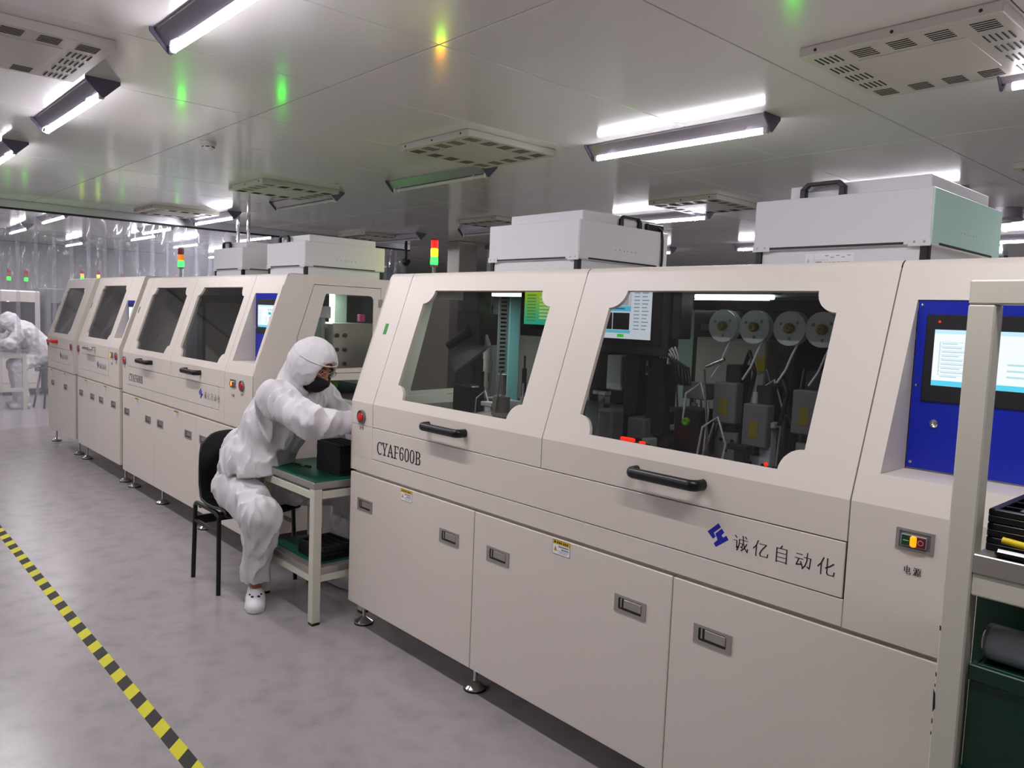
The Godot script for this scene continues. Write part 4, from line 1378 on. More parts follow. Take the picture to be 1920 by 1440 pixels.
	block(a3, -8.47, "inner_post", Vector3(-7.62, 0.96, -0.40), Vector3(-7.55, 1.7, -0.33), M.inner, 0.006)
	var a4 := make_machine("farthest small cream machine with a red handle by the curtain", -9.73, -8.62, 0.038, {
		"cuts": [-9.73, -9.15, -8.62], "pulls": [-9.5, -8.95], "labels": [-9.55, -8.98],
		"name": [-9.55, -8.72], "hoods": [[-9.73, -8.62, [-9.60, -8.875, 0.05, 0.555, 0.045]]], "handles": [-9.40], "handle_mat": M.orange,
		"stops": [-9.69, -8.70], "switches": [], "feet": [-9.66, -8.70], "sticker": -9.70, "brand": [-9.14, -9.09, -8.84]})
	block(a4, -9.73, "inner_arm", Vector3(-9.35, 1.0, -0.40), Vector3(-9.22, 1.55, -0.32), M.grey, 0.02)

func filter_unit(label: String, at: Vector3, w: float, d: float, side: Material, turned: bool) -> Node3D:
	# a fan filter box standing on four short black legs: plinth, main box, raised lid, handle
	var t := thing("fan_filter_unit", label, "filter unit", at, 0.0, "white fan filter boxes on the machines")
	var hx := w / 2
	var hz := d / 2
	var m := mb()
	m.box(Vector3(-hx + 0.012, 0.0, -hz + 0.012), Vector3(hx - 0.012, 0.075, hz - 0.012), 0.003)
	part(t, "plinth", m, M.white_panel)
	for sx in [-1.0, 1.0]:
		for sz in [-1.0, 1.0]:
			m = mb()
			m.box(Vector3(sx * (hx - 0.018) - 0.012, 0.0, sz * (hz - 0.018) - 0.012), Vector3(sx * (hx - 0.018) + 0.012, 0.07, sz * (hz - 0.018) + 0.012), 0.002)
			part(t, "corner_leg", m, M.black)
	# main box: front, back and ends as separate folded sheets
	m = mb()
	m.box(Vector3(-hx, 0.064, -hz), Vector3(hx, 0.23, hz), 0.003)
	part(t, "housing", m, M.white_panel)
	m = mb()
	m.box(Vector3(hx - 0.004, 0.066, -hz + 0.002), Vector3(hx + 0.003, 0.228, hz - 0.002), 0.002)
	part(t, "side_sheet", m, side)
	m = mb()
	for s in [-1.0, 1.0]:
		m.box(Vector3(-hx + 0.05, 0.0665, s * hz - 0.0015), Vector3(hx - 0.075, 0.0735, s * hz + 0.0015))
	m.box(Vector3(hx + 0.002, 0.0665, -hz + 0.08), Vector3(hx + 0.004, 0.0735, hz - 0.06))
	part(t, "seal_gap", m, M.black)
	for s in [-1.0, 1.0]:
		m = mb()
		m.box(Vector3(s * (hx - 0.03) - 0.032, 0.060, hz - 0.002), Vector3(s * (hx - 0.03) + 0.032, 0.084, hz + 0.0022), 0.001)
		part(t, "corner_bracket", m, M.white_panel)
	m = mb()
	for s in [-1.0, 1.0]:
		for k in 2:
			m.lathe(Vector3(s * (hx - 0.03) - 0.014 + 0.028 * k, 0.073, hz + 0.0022), Vector3.BACK, [Vector2(0.004, 0), Vector2(0.002, 0.0014), Vector2(0, 0.0016)], 8)
		for k in 3:
			m.lathe(Vector3(hx + 0.003, 0.12, s * 0.04 + k * 0.03 - 0.03), Vector3.RIGHT, [Vector2(0.004, 0), Vector2(0.002, 0.0014), Vector2(0, 0.0016)], 8)
	part(t, "sheet_screw", m, M.steel)
	m = mb()
	m.box(Vector3(-hx + 0.10, 0.228, -hz + 0.06), Vector3(hx - 0.025, 0.275, hz - 0.045), 0.003)
	part(t, "raised_lid", m, M.white_panel)
	# carrying handle, at the front or on the right-hand side
	m = mb()
	var c := Vector3(-0.06, 0.228, hz - 0.022)
	var dir := Vector3.RIGHT
	if turned:
		c = Vector3(hx - 0.02, 0.228, -0.05)
		dir = Vector3.BACK
	m.bar(c - dir * 0.065, c - dir * 0.065 + Vector3(0, 0.03, 0), 0.02, 0.02, 0.002)
	m.bar(c + dir * 0.065, c + dir * 0.065 + Vector3(0, 0.03, 0), 0.02, 0.02, 0.002)
	m.bar(c - dir * 0.072 + Vector3(0, 0.026, 0), c - dir * 0.05 + Vector3(0, 0.046, 0), 0.018, 0.014, 0.002)
	m.bar(c + dir * 0.072 + Vector3(0, 0.026, 0), c + dir * 0.05 + Vector3(0, 0.046, 0), 0.018, 0.014, 0.002)
	m.bar(c - dir * 0.055 + Vector3(0, 0.046, 0), c + dir * 0.055 + Vector3(0, 0.046, 0), 0.018, 0.012, 0.002)
	part(t, "carry_handle", m, M.black)
	return t

func plan_picture() -> Image:
	var i := flat_image(160, 48, Color(0.84, 0.84, 0.86))
	i.fill_rect(Rect2i(30, 6, 1, 30), Color(0.6, 0.6, 0.62))
	i.fill_rect(Rect2i(30, 24, 50, 1), Color(0.6, 0.6, 0.62))
	i.fill_rect(Rect2i(8, 22, 6, 18), Color(0.65, 0.65, 0.67))
	i.fill_rect(Rect2i(36, 30, 20, 10), Color(0.45, 0.45, 0.48))
	for k in 5: i.fill_rect(Rect2i(66 + k * 18, 8 + (k % 2) * 6, 12, 3), Color(0.5, 0.5, 0.53))
	for k in 6: i.fill_rect(Rect2i(64 + k * 14, 32, 10, 3), Color(0.5, 0.5, 0.53))
	return i

func signal_tower(label: String, at: Vector3, lit: Array, pole: float) -> void:
	# lit: energies of green, yellow, red
	var t := thing("signal_tower", label, "signal light", at, 0.0, "signal towers on the machines")
	var m := mb()
	m.lathe(Vector3.ZERO, Vector3.UP, [Vector2(0.035, 0), Vector2(0.035, 0.012), Vector2(0.012, 0.018)], 18)
	part(t, "base_flange", m, M.grey)
	m = mb()
	m.cyl(Vector3(0, 0.012, 0), Vector3(0, pole, 0), 0.012, 0.012, 14)
	part(t, "pole", m, M.chrome)
	var cols := [Color(0.08, 1.0, 0.14), Color(1.0, 0.52, 0.02), Color(1.0, 0.05, 0.02)]
	for k in 3:
		var y := pole + 0.018 + k * 0.058
		m = mb()
		m.lathe(Vector3(0, y, 0), Vector3.UP, [Vector2(0.024, 0), Vector2(0.026, 0.004), Vector2(0.026, 0.05), Vector2(0.024, 0.054)], 20)
		var mm: StandardMaterial3D
		if lit[k] > 0.0:
			mm = glow(cols[k], lit[k], cols[k])
		else:
			mm = mat(cols[k] * 0.5, 0.15)
		part(t, ["green_lens", "amber_lens", "red_lens"][k], m, mm)
		if lit[k] > 1.0:
			var l := OmniLight3D.new()
			l.name = "lens_glow"
			l.light_color = cols[k]
			l.light_energy = lit[k] * 0.0015
			l.light_size = 0.02
			l.omni_range = 30.0
			l.omni_attenuation = 2.0
			l.shadow_enabled = true
			l.position = Vector3(0, y + 0.027, 0)
			t.add_child(l)
	m = mb()
	m.lathe(Vector3(0, pole, 0), Vector3.UP, [Vector2(0.012, 0), Vector2(0.026, 0.006), Vector2(0.026, 0.018)], 20)
	part(t, "collar", m, M.grey)
	m = mb()
	m.lathe(Vector3(0, pole + 0.192, 0), Vector3.UP, [Vector2(0.024, 0), Vector2(0.020, 0.008), Vector2(0, 0.011)], 20)
	part(t, "cap", m, M.red_off)

func build_on_machines() -> void:
	var ty := 1.747
	var f1 := filter_unit("nearest white filter box with mint green shiny side on the large machine", Vector3(-1.165, ty, -0.755), 0.57, 0.61, M.mint, false)
	M.plan = picture(plan_picture())
	var m := mb()
	m.quad_uv(Vector3(-0.10, 0.008, 0.2935), Vector3(0.06, 0.008, 0.2935), Vector3(0.06, 0.05, 0.2935), Vector3(-0.10, 0.05, 0.2935))
	part(f1, "printed_plan", m, M.plan)
	var f2 := filter_unit("white filter box with black power cable, second from the camera", Vector3(-2.56, ty, -0.755), 0.58, 0.61, M.white_panel, true)
	m = mb()
	m.box(Vector3(0.24, 0.228, -0.28), Vector3(0.285, 0.262, -0.16), 0.003)
	part(f2, "cable_socket", m, M.black)
	m = mb()
	m.tube([Vector3(0.285, 0.245, -0.24), Vector3(0.297, 0.235, -0.25), Vector3(0.30, 0.19, -0.255), Vector3(0.302, 0.10, -0.255), Vector3(0.299, 0.02, -0.25), Vector3(0.297, 0.004, -0.25)], 0.006, 8)
	part(f2, "power_cable", m, M.black)
	var g := filter_unit("white filter box on the machine behind the seated person, right one", Vector3(-4.975, ty + 0.022, -0.755), 0.56, 0.61, M.white_panel, false)
	m = mb()
	m.t = Transform3D(Basis(Vector3.UP, 0.1), Vector3(0.34, 0.0005, 0.0))
	m.box(Vector3(-0.03, 0.0, -0.22), Vector3(0.05, 0.004, 0.20), 0.001)
	var fo := part(self, "foil_sheet", m, M.alu)
	fo.position = Vector3(-4.975 + 0.0, ty + 0.022, -0.755)
	tag(fo, "crumpled silver foil lying on the machine roof beside the filter box", "foil")
	filter_unit("smaller white filter box farther left on the same machine", Vector3(-5.95, ty + 0.022, -0.755), 0.54, 0.61, M.white_panel, false)
	signal_tower("signal tower lit amber and green behind the large machine's end", Vector3(-4.52, ty + 0.022, -1.36), [16.0, 18.0, 0.9], 0.12)
	signal_tower("small signal tower with green lamp lit in front of the curtain", Vector3(-7.55, ty + 0.04, -0.66), [17.0, 0.5, 0.0], 0.10)
	signal_tower("signal tower with green lamp hidden behind the filter boxes", Vector3(-6.67, ty + 0.022, -1.22), [17.0, 0.0, 0.0], 0.12)
	# control cabinet standing behind the nearest machine with a green signal tower
	var t := thing("control_cabinet", "grey control cabinet standing behind the nearest machine", "cabinet", Vector3(-2.40, 0, -2.30))
	m = mb()
	m.box(Vector3(-0.4, 0.06, -0.25), Vector3(0.4, 1.74, 0.25), 0.006)
	part(t, "cabinet_body", m, M.cream)
	m = mb()
	m.box(Vector3(-0.36, 0, -0.22), Vector3(0.36, 0.06, 0.22))
	part(t, "plinth", m, M.dark)
	m = mb()
	m.box(Vector3(-0.38, 0.1, 0.25), Vector3(0.38, 1.70, 0.262), 0.003)
	var dr := part(t, "cabinet_door", m, M.cream)
	m = mb()
	m.bar(Vector3(0.32, 0.85, 0.275), Vector3(0.32, 1.0, 0.275), 0.02, 0.025, 0.003)
	part(dr, "door_handle", m, M.black)
	signal_tower("signal tower with green lamp on the cabinet behind the nearest machine", Vector3(-2.40, 1.74, -2.30), [17.0, 0.0, 0.0], 0.12)
	# conveyor between the second and the nearest machine
	t = thing("conveyor", "short aluminium belt conveyor bridging the gap between two machines", "conveyor", Vector3(-3.875, 0, -0.58))
	m = mb()
	for z in [-0.19, 0.19]:
		m.box(Vector3(-0.545, 0.965, z - 0.02), Vector3(0.545, 1.03, z + 0.02), 0.003)
	part(t, "side_rail", m, M.alu)
	m = mb()
	for z in [-0.212, 0.2105]:
		m.box(Vector3(-0.545, 0.993, z), Vector3(0.545, 1.001, z + 0.0015))
	part(t, "rail_groove", m, M.dark)
	m = mb()
	m.box(Vector3(-0.56, 0.99, -0.168), Vector3(0.56, 1.022, 0.168), 0.006)
	part(t, "belt", m, M.black_matte)
	for x in [-0.40, 0.40]:
		for z in [-0.17, 0.17]:
			m = mb()
			m.box(Vector3(x - 0.02, 0.02, z - 0.02), Vector3(x + 0.02, 0.965, z + 0.02), 0.003)
			var lg := part(t, "leg", m, M.alu)
			m = mb()
			m.cyl(Vector3(x, 0, z), Vector3(x, 0.02, z), 0.028, 0.02, 14)
			part(lg, "rubber_foot", m, M.black)
	m = mb()
	m.box(Vector3(-0.42, 0.55, -0.19), Vector3(0.42, 0.59, -0.15), 0.003)
	m.box(Vector3(-0.42, 0.55, 0.15), Vector3(0.42, 0.59, 0.19), 0.003)
	part(t, "cross_rail", m, M.alu)
	m = mb()
	m.tube([Vector3(-0.35, 0.88, 0.1), Vector3(-0.15, 0.80, 0.12), Vector3(0.05, 0.86, 0.13), Vector3(0.3, 0.83, 0.1), Vector3(0.42, 0.9, 0.12)], 0.008, 8)
	m.tube([Vector3(-0.30, 0.86, 0.14), Vector3(-0.10, 0.84, 0.13), Vector3(0.12, 0.81, 0.12), Vector3(0.38, 0.88, 0.13)], 0.006, 8)
	part(t, "cable", m, M.black)
	m = mb()
	m.box(Vector3(-0.2, 0.78, 0.0), Vector3(0.25, 0.92, 0.12), 0.006)
	part(t, "drive_motor", m, M.inner)

func tray_mesh(w: float, d: float, h: float) -> ArrayMesh:
	var m := mb()
	m.box(Vector3(-w / 2, 0, -d / 2), Vector3(w / 2, h * 0.55, d / 2), 0.002)
	for s in [-1.0, 1.0]:
		m.box(Vector3(s * (w / 2 - 0.006) - 0.006, h * 0.5, -d / 2), Vector3(s * (w / 2 - 0.006) + 0.006, h, d / 2), 0.002)
		m.box(Vector3(-w / 2, h * 0.5, s * (d / 2 - 0.006) - 0.006), Vector3(w / 2, h, s * (d / 2 - 0.006) + 0.006), 0.002)
	for k in 3:
		m.box(Vector3(-w / 2, h * 0.5, (k - 1) * d / 4 - 0.004), Vector3(w / 2, h * 0.9, (k - 1) * d / 4 + 0.004))
	return m.mesh()

func build_workplace() -> void:
	# two-tier steel table: x -3.966..-3.366, z -0.16..0.165
	var t := thing("work_table", "cream two-tier steel table with green mats beside the seated person", "table", Vector3(-3.666, 0, 0.0))
	var m: MB
	var q := 0.0225
	for sx in [-1.0, 1.0]:
		for z in [-0.1375, 0.1425]:
			m = mb()
			m.box(Vector3(sx * 0.2775 - q, 0.012, z - q), Vector3(sx * 0.2775 + q, 0.682, z + q), 0.003)
			var lg := part(t, "leg", m, M.paint)
			m = mb()
			m.box(Vector3(sx * 0.2775 - q * 0.9, 0, z - q * 0.9), Vector3(sx * 0.2775 + q * 0.9, 0.012, z + q * 0.9))
			part(lg, "foot_plug", m, M.black)
	for y in [0.235, 0.65]:
		for z in [-0.1375, 0.1425]:
			m = mb()
			m.box(Vector3(-0.255, y - 0.02, z - 0.02), Vector3(0.255, y + 0.02, z + 0.02), 0.003)
			part(t, "rail", m, M.paint)
		for sx in [-1.0, 1.0]:
			m = mb()
			m.box(Vector3(sx * 0.2775 - 0.02, y - 0.02, -0.115), Vector3(sx * 0.2775 + 0.02, y + 0.02, 0.12), 0.003)
			part(t, "rail", m, M.paint)
	# tops: board with a stainless edge and a mat
	m = mb()
	m.box(Vector3(-0.30, 0.682, -0.16), Vector3(0.30, 0.716, 0.165), 0.002)
	part(t, "table_top", m, M.steel, "table top edged in stainless steel")
	m = mb()
	m.box(Vector3(-0.297, 0.714, -0.157), Vector3(0.297, 0.720, 0.162), 0.001)
	part(t, "green_mat", m, M.mat_green, "green rubber mat")
	m = mb()
	m.box(Vector3(-0.255, 0.255, -0.115), Vector3(0.255, 0.287, 0.12), 0.002)
	m.box(Vector3(-0.255, 0.255, 0.12), Vector3(0.255, 0.287, 0.165), 0.002)
	m.box(Vector3(0.255, 0.255, -0.115), Vector3(0.30, 0.287, 0.12), 0.002)
	part(t, "lower_shelf", m, M.steel)
	m = mb()
	m.box(Vector3(-0.253, 0.287, -0.113), Vector3(0.253, 0.292, 0.118), 0.001)
	part(t, "shelf_mat", m, M.mat_green, "green mat on the lower shelf")
	# stack of black trays on the table
	var tm := tray_mesh(0.24, 0.14, 0.026)
	for k in 6:
		var tr := part(self, "black_tray", tm, M.black_matte)
		tr.position = Vector3(-3.545 + 0.003 * (k % 2), 0.7201 + 0.0262 * k, -0.075)
		tag(tr, "black plastic tray, %s of the stack on the green table" % ["bottom one", "second from bottom", "third from bottom", "third from top", "second from top", "topmost one"][k], "tray", "stacked black trays on the table")
	var low := tray_mesh(0.22, 0.19, 0.026)
	for k in 3:
		var tr := part(self, "black_tray", low, M.black_matte)
		tr.position = Vector3(-3.55 + 0.01 * k, 0.2921 + 0.0262 * k, -0.0)
		tr.rotation.y = 0.06 * k
		tag(tr, "black plastic tray, %s of the pile on the lower shelf" % ["lowest", "middle one", "topmost"][k], "tray", "black trays on the lower shelf")
	# pen
	var p := thing("ballpoint_pen", "black and silver ballpoint pen lying on the green mat", "pen", Vector3(-3.765, 0.7265, 0.030), 0.24)
	m = mb()
	m.cyl(Vector3(-0.045, 0, 0), Vector3(0.0, 0, 0), 0.0055, 0.0055, 12)
	part(p, "grip", m, M.black)
	m = mb()
	m.cyl(Vector3(0.0, 0, 0), Vector3(0.03, 0, 0), 0.005, 0.005, 12)
	part(p, "barrel", m, M.chrome)
	m = mb()
	m.cyl(Vector3(0.03, 0, 0), Vector3(0.075, 0, 0), 0.0052, 0.0048, 12)
	m.box(Vector3(0.035, 0.004, -0.002), Vector3(0.07, 0.007, 0.002))
	part(p, "cap", m, M.black)
	m = mb()
	m.cyl(Vector3(-0.045, 0, 0), Vector3(-0.060, 0, 0), 0.005, 0.001, 12)
	part(p, "tip", m, M.chrome)
	# chair: black shell on a black tube frame, facing +x
	var ch := thing("shell_chair", "black plastic shell chair on a black tube frame under the seated person", "chair", Vector3(-4.15, 0, 0.135))
	m = mb()
	var prof := []   # x, y of the shell's middle line from the seat front to the top of the back
	for s in [[0.175, 0.425], [0.16, 0.448], [0.12, 0.455], [0.05, 0.447], [-0.05, 0.445], [-0.13, 0.458], [-0.18, 0.495], [-0.205, 0.56], [-0.215, 0.64], [-0.222, 0.72], [-0.232, 0.79], [-0.245, 0.835]]:
		prof.append(Vector2(s[0], s[1]))
	var cols := 12
	var grid := []
	for i in prof.size():
		var row := []
		var f: float = float(i) / (prof.size() - 1)
		for j in cols + 1:
			var s := j * 2.0 / cols - 1.0
			var half := 0.225 - 0.02 * pow(absf(f - 0.45) * 2.0, 2.0) - (0.03 * pow(maxf(0.0, (f - 0.85) / 0.15), 2.0))
			var dish: float = 0.035 * s * s
			var dx: float = dish if f > 0.5 else 0.0
			var dyy: float = dish * 0.6 if f <= 0.5 else -0.02 * pow(absf(s), 4.0) * maxf(0.0, (f - 0.8) / 0.2) * 1.6
			row.append(Vector3(prof[i].x + dx, prof[i].y + dyy, s * half))
		grid.append(row)
	var nrm := func(i: int, j: int) -> Vector3:
		var a: Vector3 = grid[mini(i + 1, prof.size() - 1)][j] - grid[maxi(i - 1, 0)][j]
		var b: Vector3 = grid[i][mini(j + 1, cols)] - grid[i][maxi(j - 1, 0)]
		return b.cross(a).normalized()
	for i in prof.size() - 1:
		for j in cols:
			var n0: Vector3 = nrm.call(i, j)
			var n1: Vector3 = nrm.call(i + 1, j)
			var n2: Vector3 = nrm.call(i + 1, j + 1)
			var n3: Vector3 = nrm.call(i, j + 1)
			var a: Vector3 = grid[i][j]
			var b: Vector3 = grid[i + 1][j]
			var c: Vector3 = grid[i + 1][j + 1]
			var d: Vector3 = grid[i][j + 1]
			m.quad_n(d, c, b, a, n3, n2, n1, n0)
			var th := 0.008
			m.quad_n(a - n0 * th, b - n1 * th, c - n2 * th, d - n3 * th, -n0, -n1, -n2, -n3)
	# rolled rim
	var rim := []
	for i in prof.size(): rim.append(grid[i][0])
	for j in range(1, cols + 1): rim.append(grid[prof.size() - 1][j])
	for i in range(prof.size() - 2, -1, -1): rim.append(grid[i][cols])
	for j in range(cols - 1, -1, -1): rim.append(grid[0][j])
	m.tube(rim, 0.008, 8)
	part(ch, "seat_shell", m, M.black)
	for s in [-1.0, 1.0]:
		var z: float = s * 0.215
		m = mb()
		var pts := [Vector3(0.105, 0, z + s * 0.008), Vector3(0.085, 0.40, z)]
		for k in 5:
			var a := PI / 2 * k / 4
			pts.append(Vector3(0.045 + 0.04 * cos(a), 0.415 + 0.025 * sin(a), z))
		for k in 5:
			var a := PI / 2 * k / 4
			pts.append(Vector3(-0.215 - 0.04 * sin(a), 0.415 + 0.025 * cos(a), z))
		pts.append(Vector3(-0.262, 0.0, z + s * 0.008))
		m.tube(pts, 0.0125, 10)
		part(ch, "leg_frame", m, M.black)
		m = mb()
		m.bar(Vector3(0.09, 0.335, z), Vector3(-0.25, 0.335, z), 0.018, 0.018, 0.002)
		part(ch, "side_stretcher", m, M.black)
	m = mb()
	m.bar(Vector3(0.03, 0.425, -0.215), Vector3(0.03, 0.425, 0.215), 0.022, 0.02, 0.002)
	part(ch, "seat_support", m, M.black)
	m = mb()
	m.bar(Vector3(-0.20, 0.425, -0.215), Vector3(-0.20, 0.425, 0.215), 0.022, 0.02, 0.002)
	part(ch, "seat_support", m, M.black)
	m = mb()
	m.bar(Vector3(-0.255, 0.335, -0.215), Vector3(-0.255, 0.335, 0.215), 0.02, 0.05, 0.002)
	part(ch, "back_stretcher", m, M.black)

func build_rack() -> void:
	# front corner of a tall steel rack at the right edge: left post x -0.497, front z 0.401
	var t := thing("steel_rack", "grey-white steel rack post and shelves at the right picture edge", "rack", Vector3(-0.2, 0, 0.225))
	var m: MB
	var q := 0.0225
	for sx in [-1.0, 1.0]:
		for sz in [-1.0, 1.0]:
			var x: float = sx * 0.2745
			var z: float = sz * 0.1535
			m = mb()
			m.box(Vector3(x - q, 0.012, z - q), Vector3(x + q, 1.608 if sz > 0 else 1.119, z + q), 0.003)
			var lg := part(t, "post", m, M.paint)
			m = mb()
			m.box(Vector3(x - q * 0.9, 0, z - q * 0.9), Vector3(x + q * 0.9, 0.012, z + q * 0.9))
			part(lg, "foot_plug", m, M.black)
	for sz in [-1.0, 1.0]:
		if sz > 0:
			m = mb()
			m.box(Vector3(-0.297, 1.608, sz * 0.1535 - q), Vector3(0.297, 1.652, sz * 0.1535 + q), 0.003)
			part(t, "top_rail", m, M.paint)
		for y in [1.098, 0.68]:
			m = mb()
			m.box(Vector3(-0.252, y - 0.021, sz * 0.1535 - 0.02), Vector3(0.252, y + 0.021, sz * 0.1535 + 0.02), 0.003)
			part(t, "shelf_rail", m, M.paint)
	for sx in [-1.0, 1.0]:
		for y in [1.098, 0.68]:
			m = mb()
			m.box(Vector3(sx * 0.2745 - 0.02, y - 0.021, -0.131), Vector3(sx * 0.2745 + 0.02, y + 0.021, 0.131), 0.003)
			part(t, "shelf_rail", m, M.paint)
	m = mb()
	m.box(Vector3(-0.252, 1.119, -0.131), Vector3(0.252, 1.155, 0.176), 0.002)
	part(t, "upper_shelf", m, M.steel, "stainless steel shelf edge")
	m = mb()
	m.box(Vector3(-0.252, 0.701, -0.131), Vector3(0.252, 0.735, 0.176), 0.002)
	part(t, "lower_shelf", m, M.steel)
	m = mb()
	m.box(Vector3(-0.25, 0.735, -0.129), Vector3(0.25, 0.740, 0.174), 0.001)
	part(t, "shelf_mat", m, M.mat_green)
	# chipped paint along the edge of the near post
	for c in [[0.995, 0.011, 0.003], [0.905, 0.01, 0.002], [0.885, 0.007, 0.002], [0.835, 0.046, 0.0045], [0.812, 0.012, 0.002], [0.79, 0.008, 0.002], [0.69, 0.02, 0.003]]:
		m = mb()
		m.t = Transform3D(Basis(Vector3.BACK, 0.03), Vector3(-0.2965, c[0], 0.1760))
		m.prism(PackedVector2Array([Vector2(0, 0), Vector2(c[2], c[1] * 0.2), Vector2(c[2] * 0.8, c[1] * 0.8), Vector2(0, c[1])]), 0.0003)
		part(t, "paint_chip", m, M.dark)
	var tm := tray_mesh(0.42, 0.25, 0.026)
	for k in 3:
		var tr := part(self, "black_tray", tm, M.black)
		tr.position = Vector3(-0.238, 1.1551 + 0.0262 * k, 0.225)
		tag(tr, "black plastic tray on the steel rack at the right edge, %s" % ["lowest", "middle of three", "topmost of three"][k], "tray", "black trays on the rack")
	# clear film sheet lying tilted on the trays
	var fs := thing("film_sheet", "shiny clear film sheet lying on the black trays of the rack", "film", Vector3(-0.245, 1.2345, 0.225))
	m = mb()
	m.t = Transform3D(Basis(Vector3.BACK, 0.16), Vector3(0, 0.026, 0))
	m.box(Vector3(-0.155, 0, -0.12), Vector3(0.155, 0.0015, 0.12))
	part(fs, "sheet", m, M.film)
	m = mb()
	m.box(Vector3(0.12, 0.0, -0.1), Vector3(0.15, 0.046, 0.1), 0.003)
	part(fs, "white_spacer", m, M.fixture_white)
	var yt := thing("yellow_tool", "yellow handled tool lying on the rack's steel shelf edge", "tool", Vector3(-0.36, 1.156, 0.385))
	m = mb()
	m.lathe(Vector3(-0.056, 0.030, -0.006), Vector3(0.105, -0.008, 0.006), [Vector2(0.0, 0.0), Vector2(0.006, 0.003), Vector2(0.0065, 0.04), Vector2(0.008, 0.058), Vector2(0.0115, 0.075), Vector2(0.0115, 0.095), Vector2(0.008, 0.103), Vector2(0.0, 0.105)], 14)
	part(yt, "handle", m, M.yellow, "yellow handle")
	m = mb()
	m.box(Vector3(-0.06, 0.0, -0.014), Vector3(0.065, 0.016, 0.014), 0.005)
	part(yt, "tool_body", m, M.black_gloss)
	# two dark green crates and a wrapped roll on the lower shelf
	for k in 2:
		var h: float = [0.335, 0.205][k]
		var hz: float = [0.062, 0.070][k]
		var cr := thing("plastic_crate", ["tall dark green plastic crate at the back of the rack's lower shelf", "low dark green plastic crate under the clear wrapped roll"][k], "crate", Vector3([-0.243, -0.2][k], 0.7401, [0.165, 0.312][k]), 0.0, "green crates on the rack")
		m = mb()
		m.t = Transform3D(Basis(Vector3(1, 0, 0), Vector3(0, 0, -1), Vector3(0, 1, 0)), Vector3(0, h, 0))
		m.plate(rect2(-0.245, 0.245, -hz, hz), rect2(-0.237, 0.237, -hz + 0.008, hz - 0.008), Vector2.ZERO, h - 0.008)
		m.t = Transform3D()
		m.box(Vector3(-0.245, 0, -hz), Vector3(0.245, 0.008, hz))
		part(cr, "crate_shell", m, M.crate_green)
		m = mb()
		m.box(Vector3(-0.248, h - 0.03, hz), Vector3(0.248, h, hz + 0.005), 0.002)
		part(cr, "rim_band", m, M.crate_green)
		m = mb()
		m.box(Vector3(-0.15, h * 0.5, hz), Vector3(0.15, h * 0.5 + 0.04, hz + 0.001), 0.0)
		part(cr, "grip_slot", m, M.black)
		if k == 1:
			m = mb()
			m.box(Vector3(-0.237, h - 0.012, -hz + 0.008), Vector3(0.237, h, hz - 0.008), 0.002)
			part(cr, "lid", m, M.crate_green)
	var pb := thing("wrapped_roll", "clear wrapped grey roll lying on the low green crate of the rack", "roll", Vector3(-0.2, 0.9452, 0.302))
	m = mb()
	m.lathe(Vector3(-0.235, 0.0345, 0.03), Vector3.RIGHT, [Vector2(0.0, 0.0), Vector2(0.034, 0.002), Vector2(0.034, 0.468), Vector2(0.0, 0.47)], 20)
	part(pb, "roll_body", m, M.grey)
	m = mb()
	m.lathe(Vector3(-0.24, 0.0345, 0.03), Vector3.RIGHT, [Vector2(0.018, 0.0), Vector2(0.0343, 0.012), Vector2(0.0344, 0.24), Vector2(0.0343, 0.468), Vector2(0.018, 0.48)], 20, false)
	part(pb, "film_wrap", m, M.film)

func build_floor_tape() -> void:
	var t := thing("floor_tape", "yellow and black striped warning tape stuck along the floor", "tape", Vector3(-7.0, 0, 1.04))
	var m := mb()
	m.box(Vector3(-5.5, 0.0, -0.027), Vector3(9.0, 0.0006, 0.027))
	part(t, "tape_strip", m, M.tape_yellow)
	m = mb()
	m.t = Transform3D(Basis(Vector3(1, 0, 0), Vector3(0, 0, -1), Vector3(0, 1, 0)), Vector3(0, 0.0006, 0))
	m.prism(PackedVector2Array([Vector2(-0.044, -0.0268), Vector2(0.046, -0.0268), Vector2(-0.008, 0.0268), Vector2(-0.098, 0.0268)]), 0.0003)
	var sm := m.mesh()
	for k in 66:
		var x := 4.40 - k * 0.177 + 0.039
		if x < -5.4:
			break
		var s := part(t, "black_stripe", sm, M.tape_black)
		s.position = Vector3(x, 0, 0)
	for k in 20:
		var s := part(t, "black_stripe", sm, M.tape_black)
		s.position = Vector3(4.439 + 0.177 * (k + 1), 0, 0)

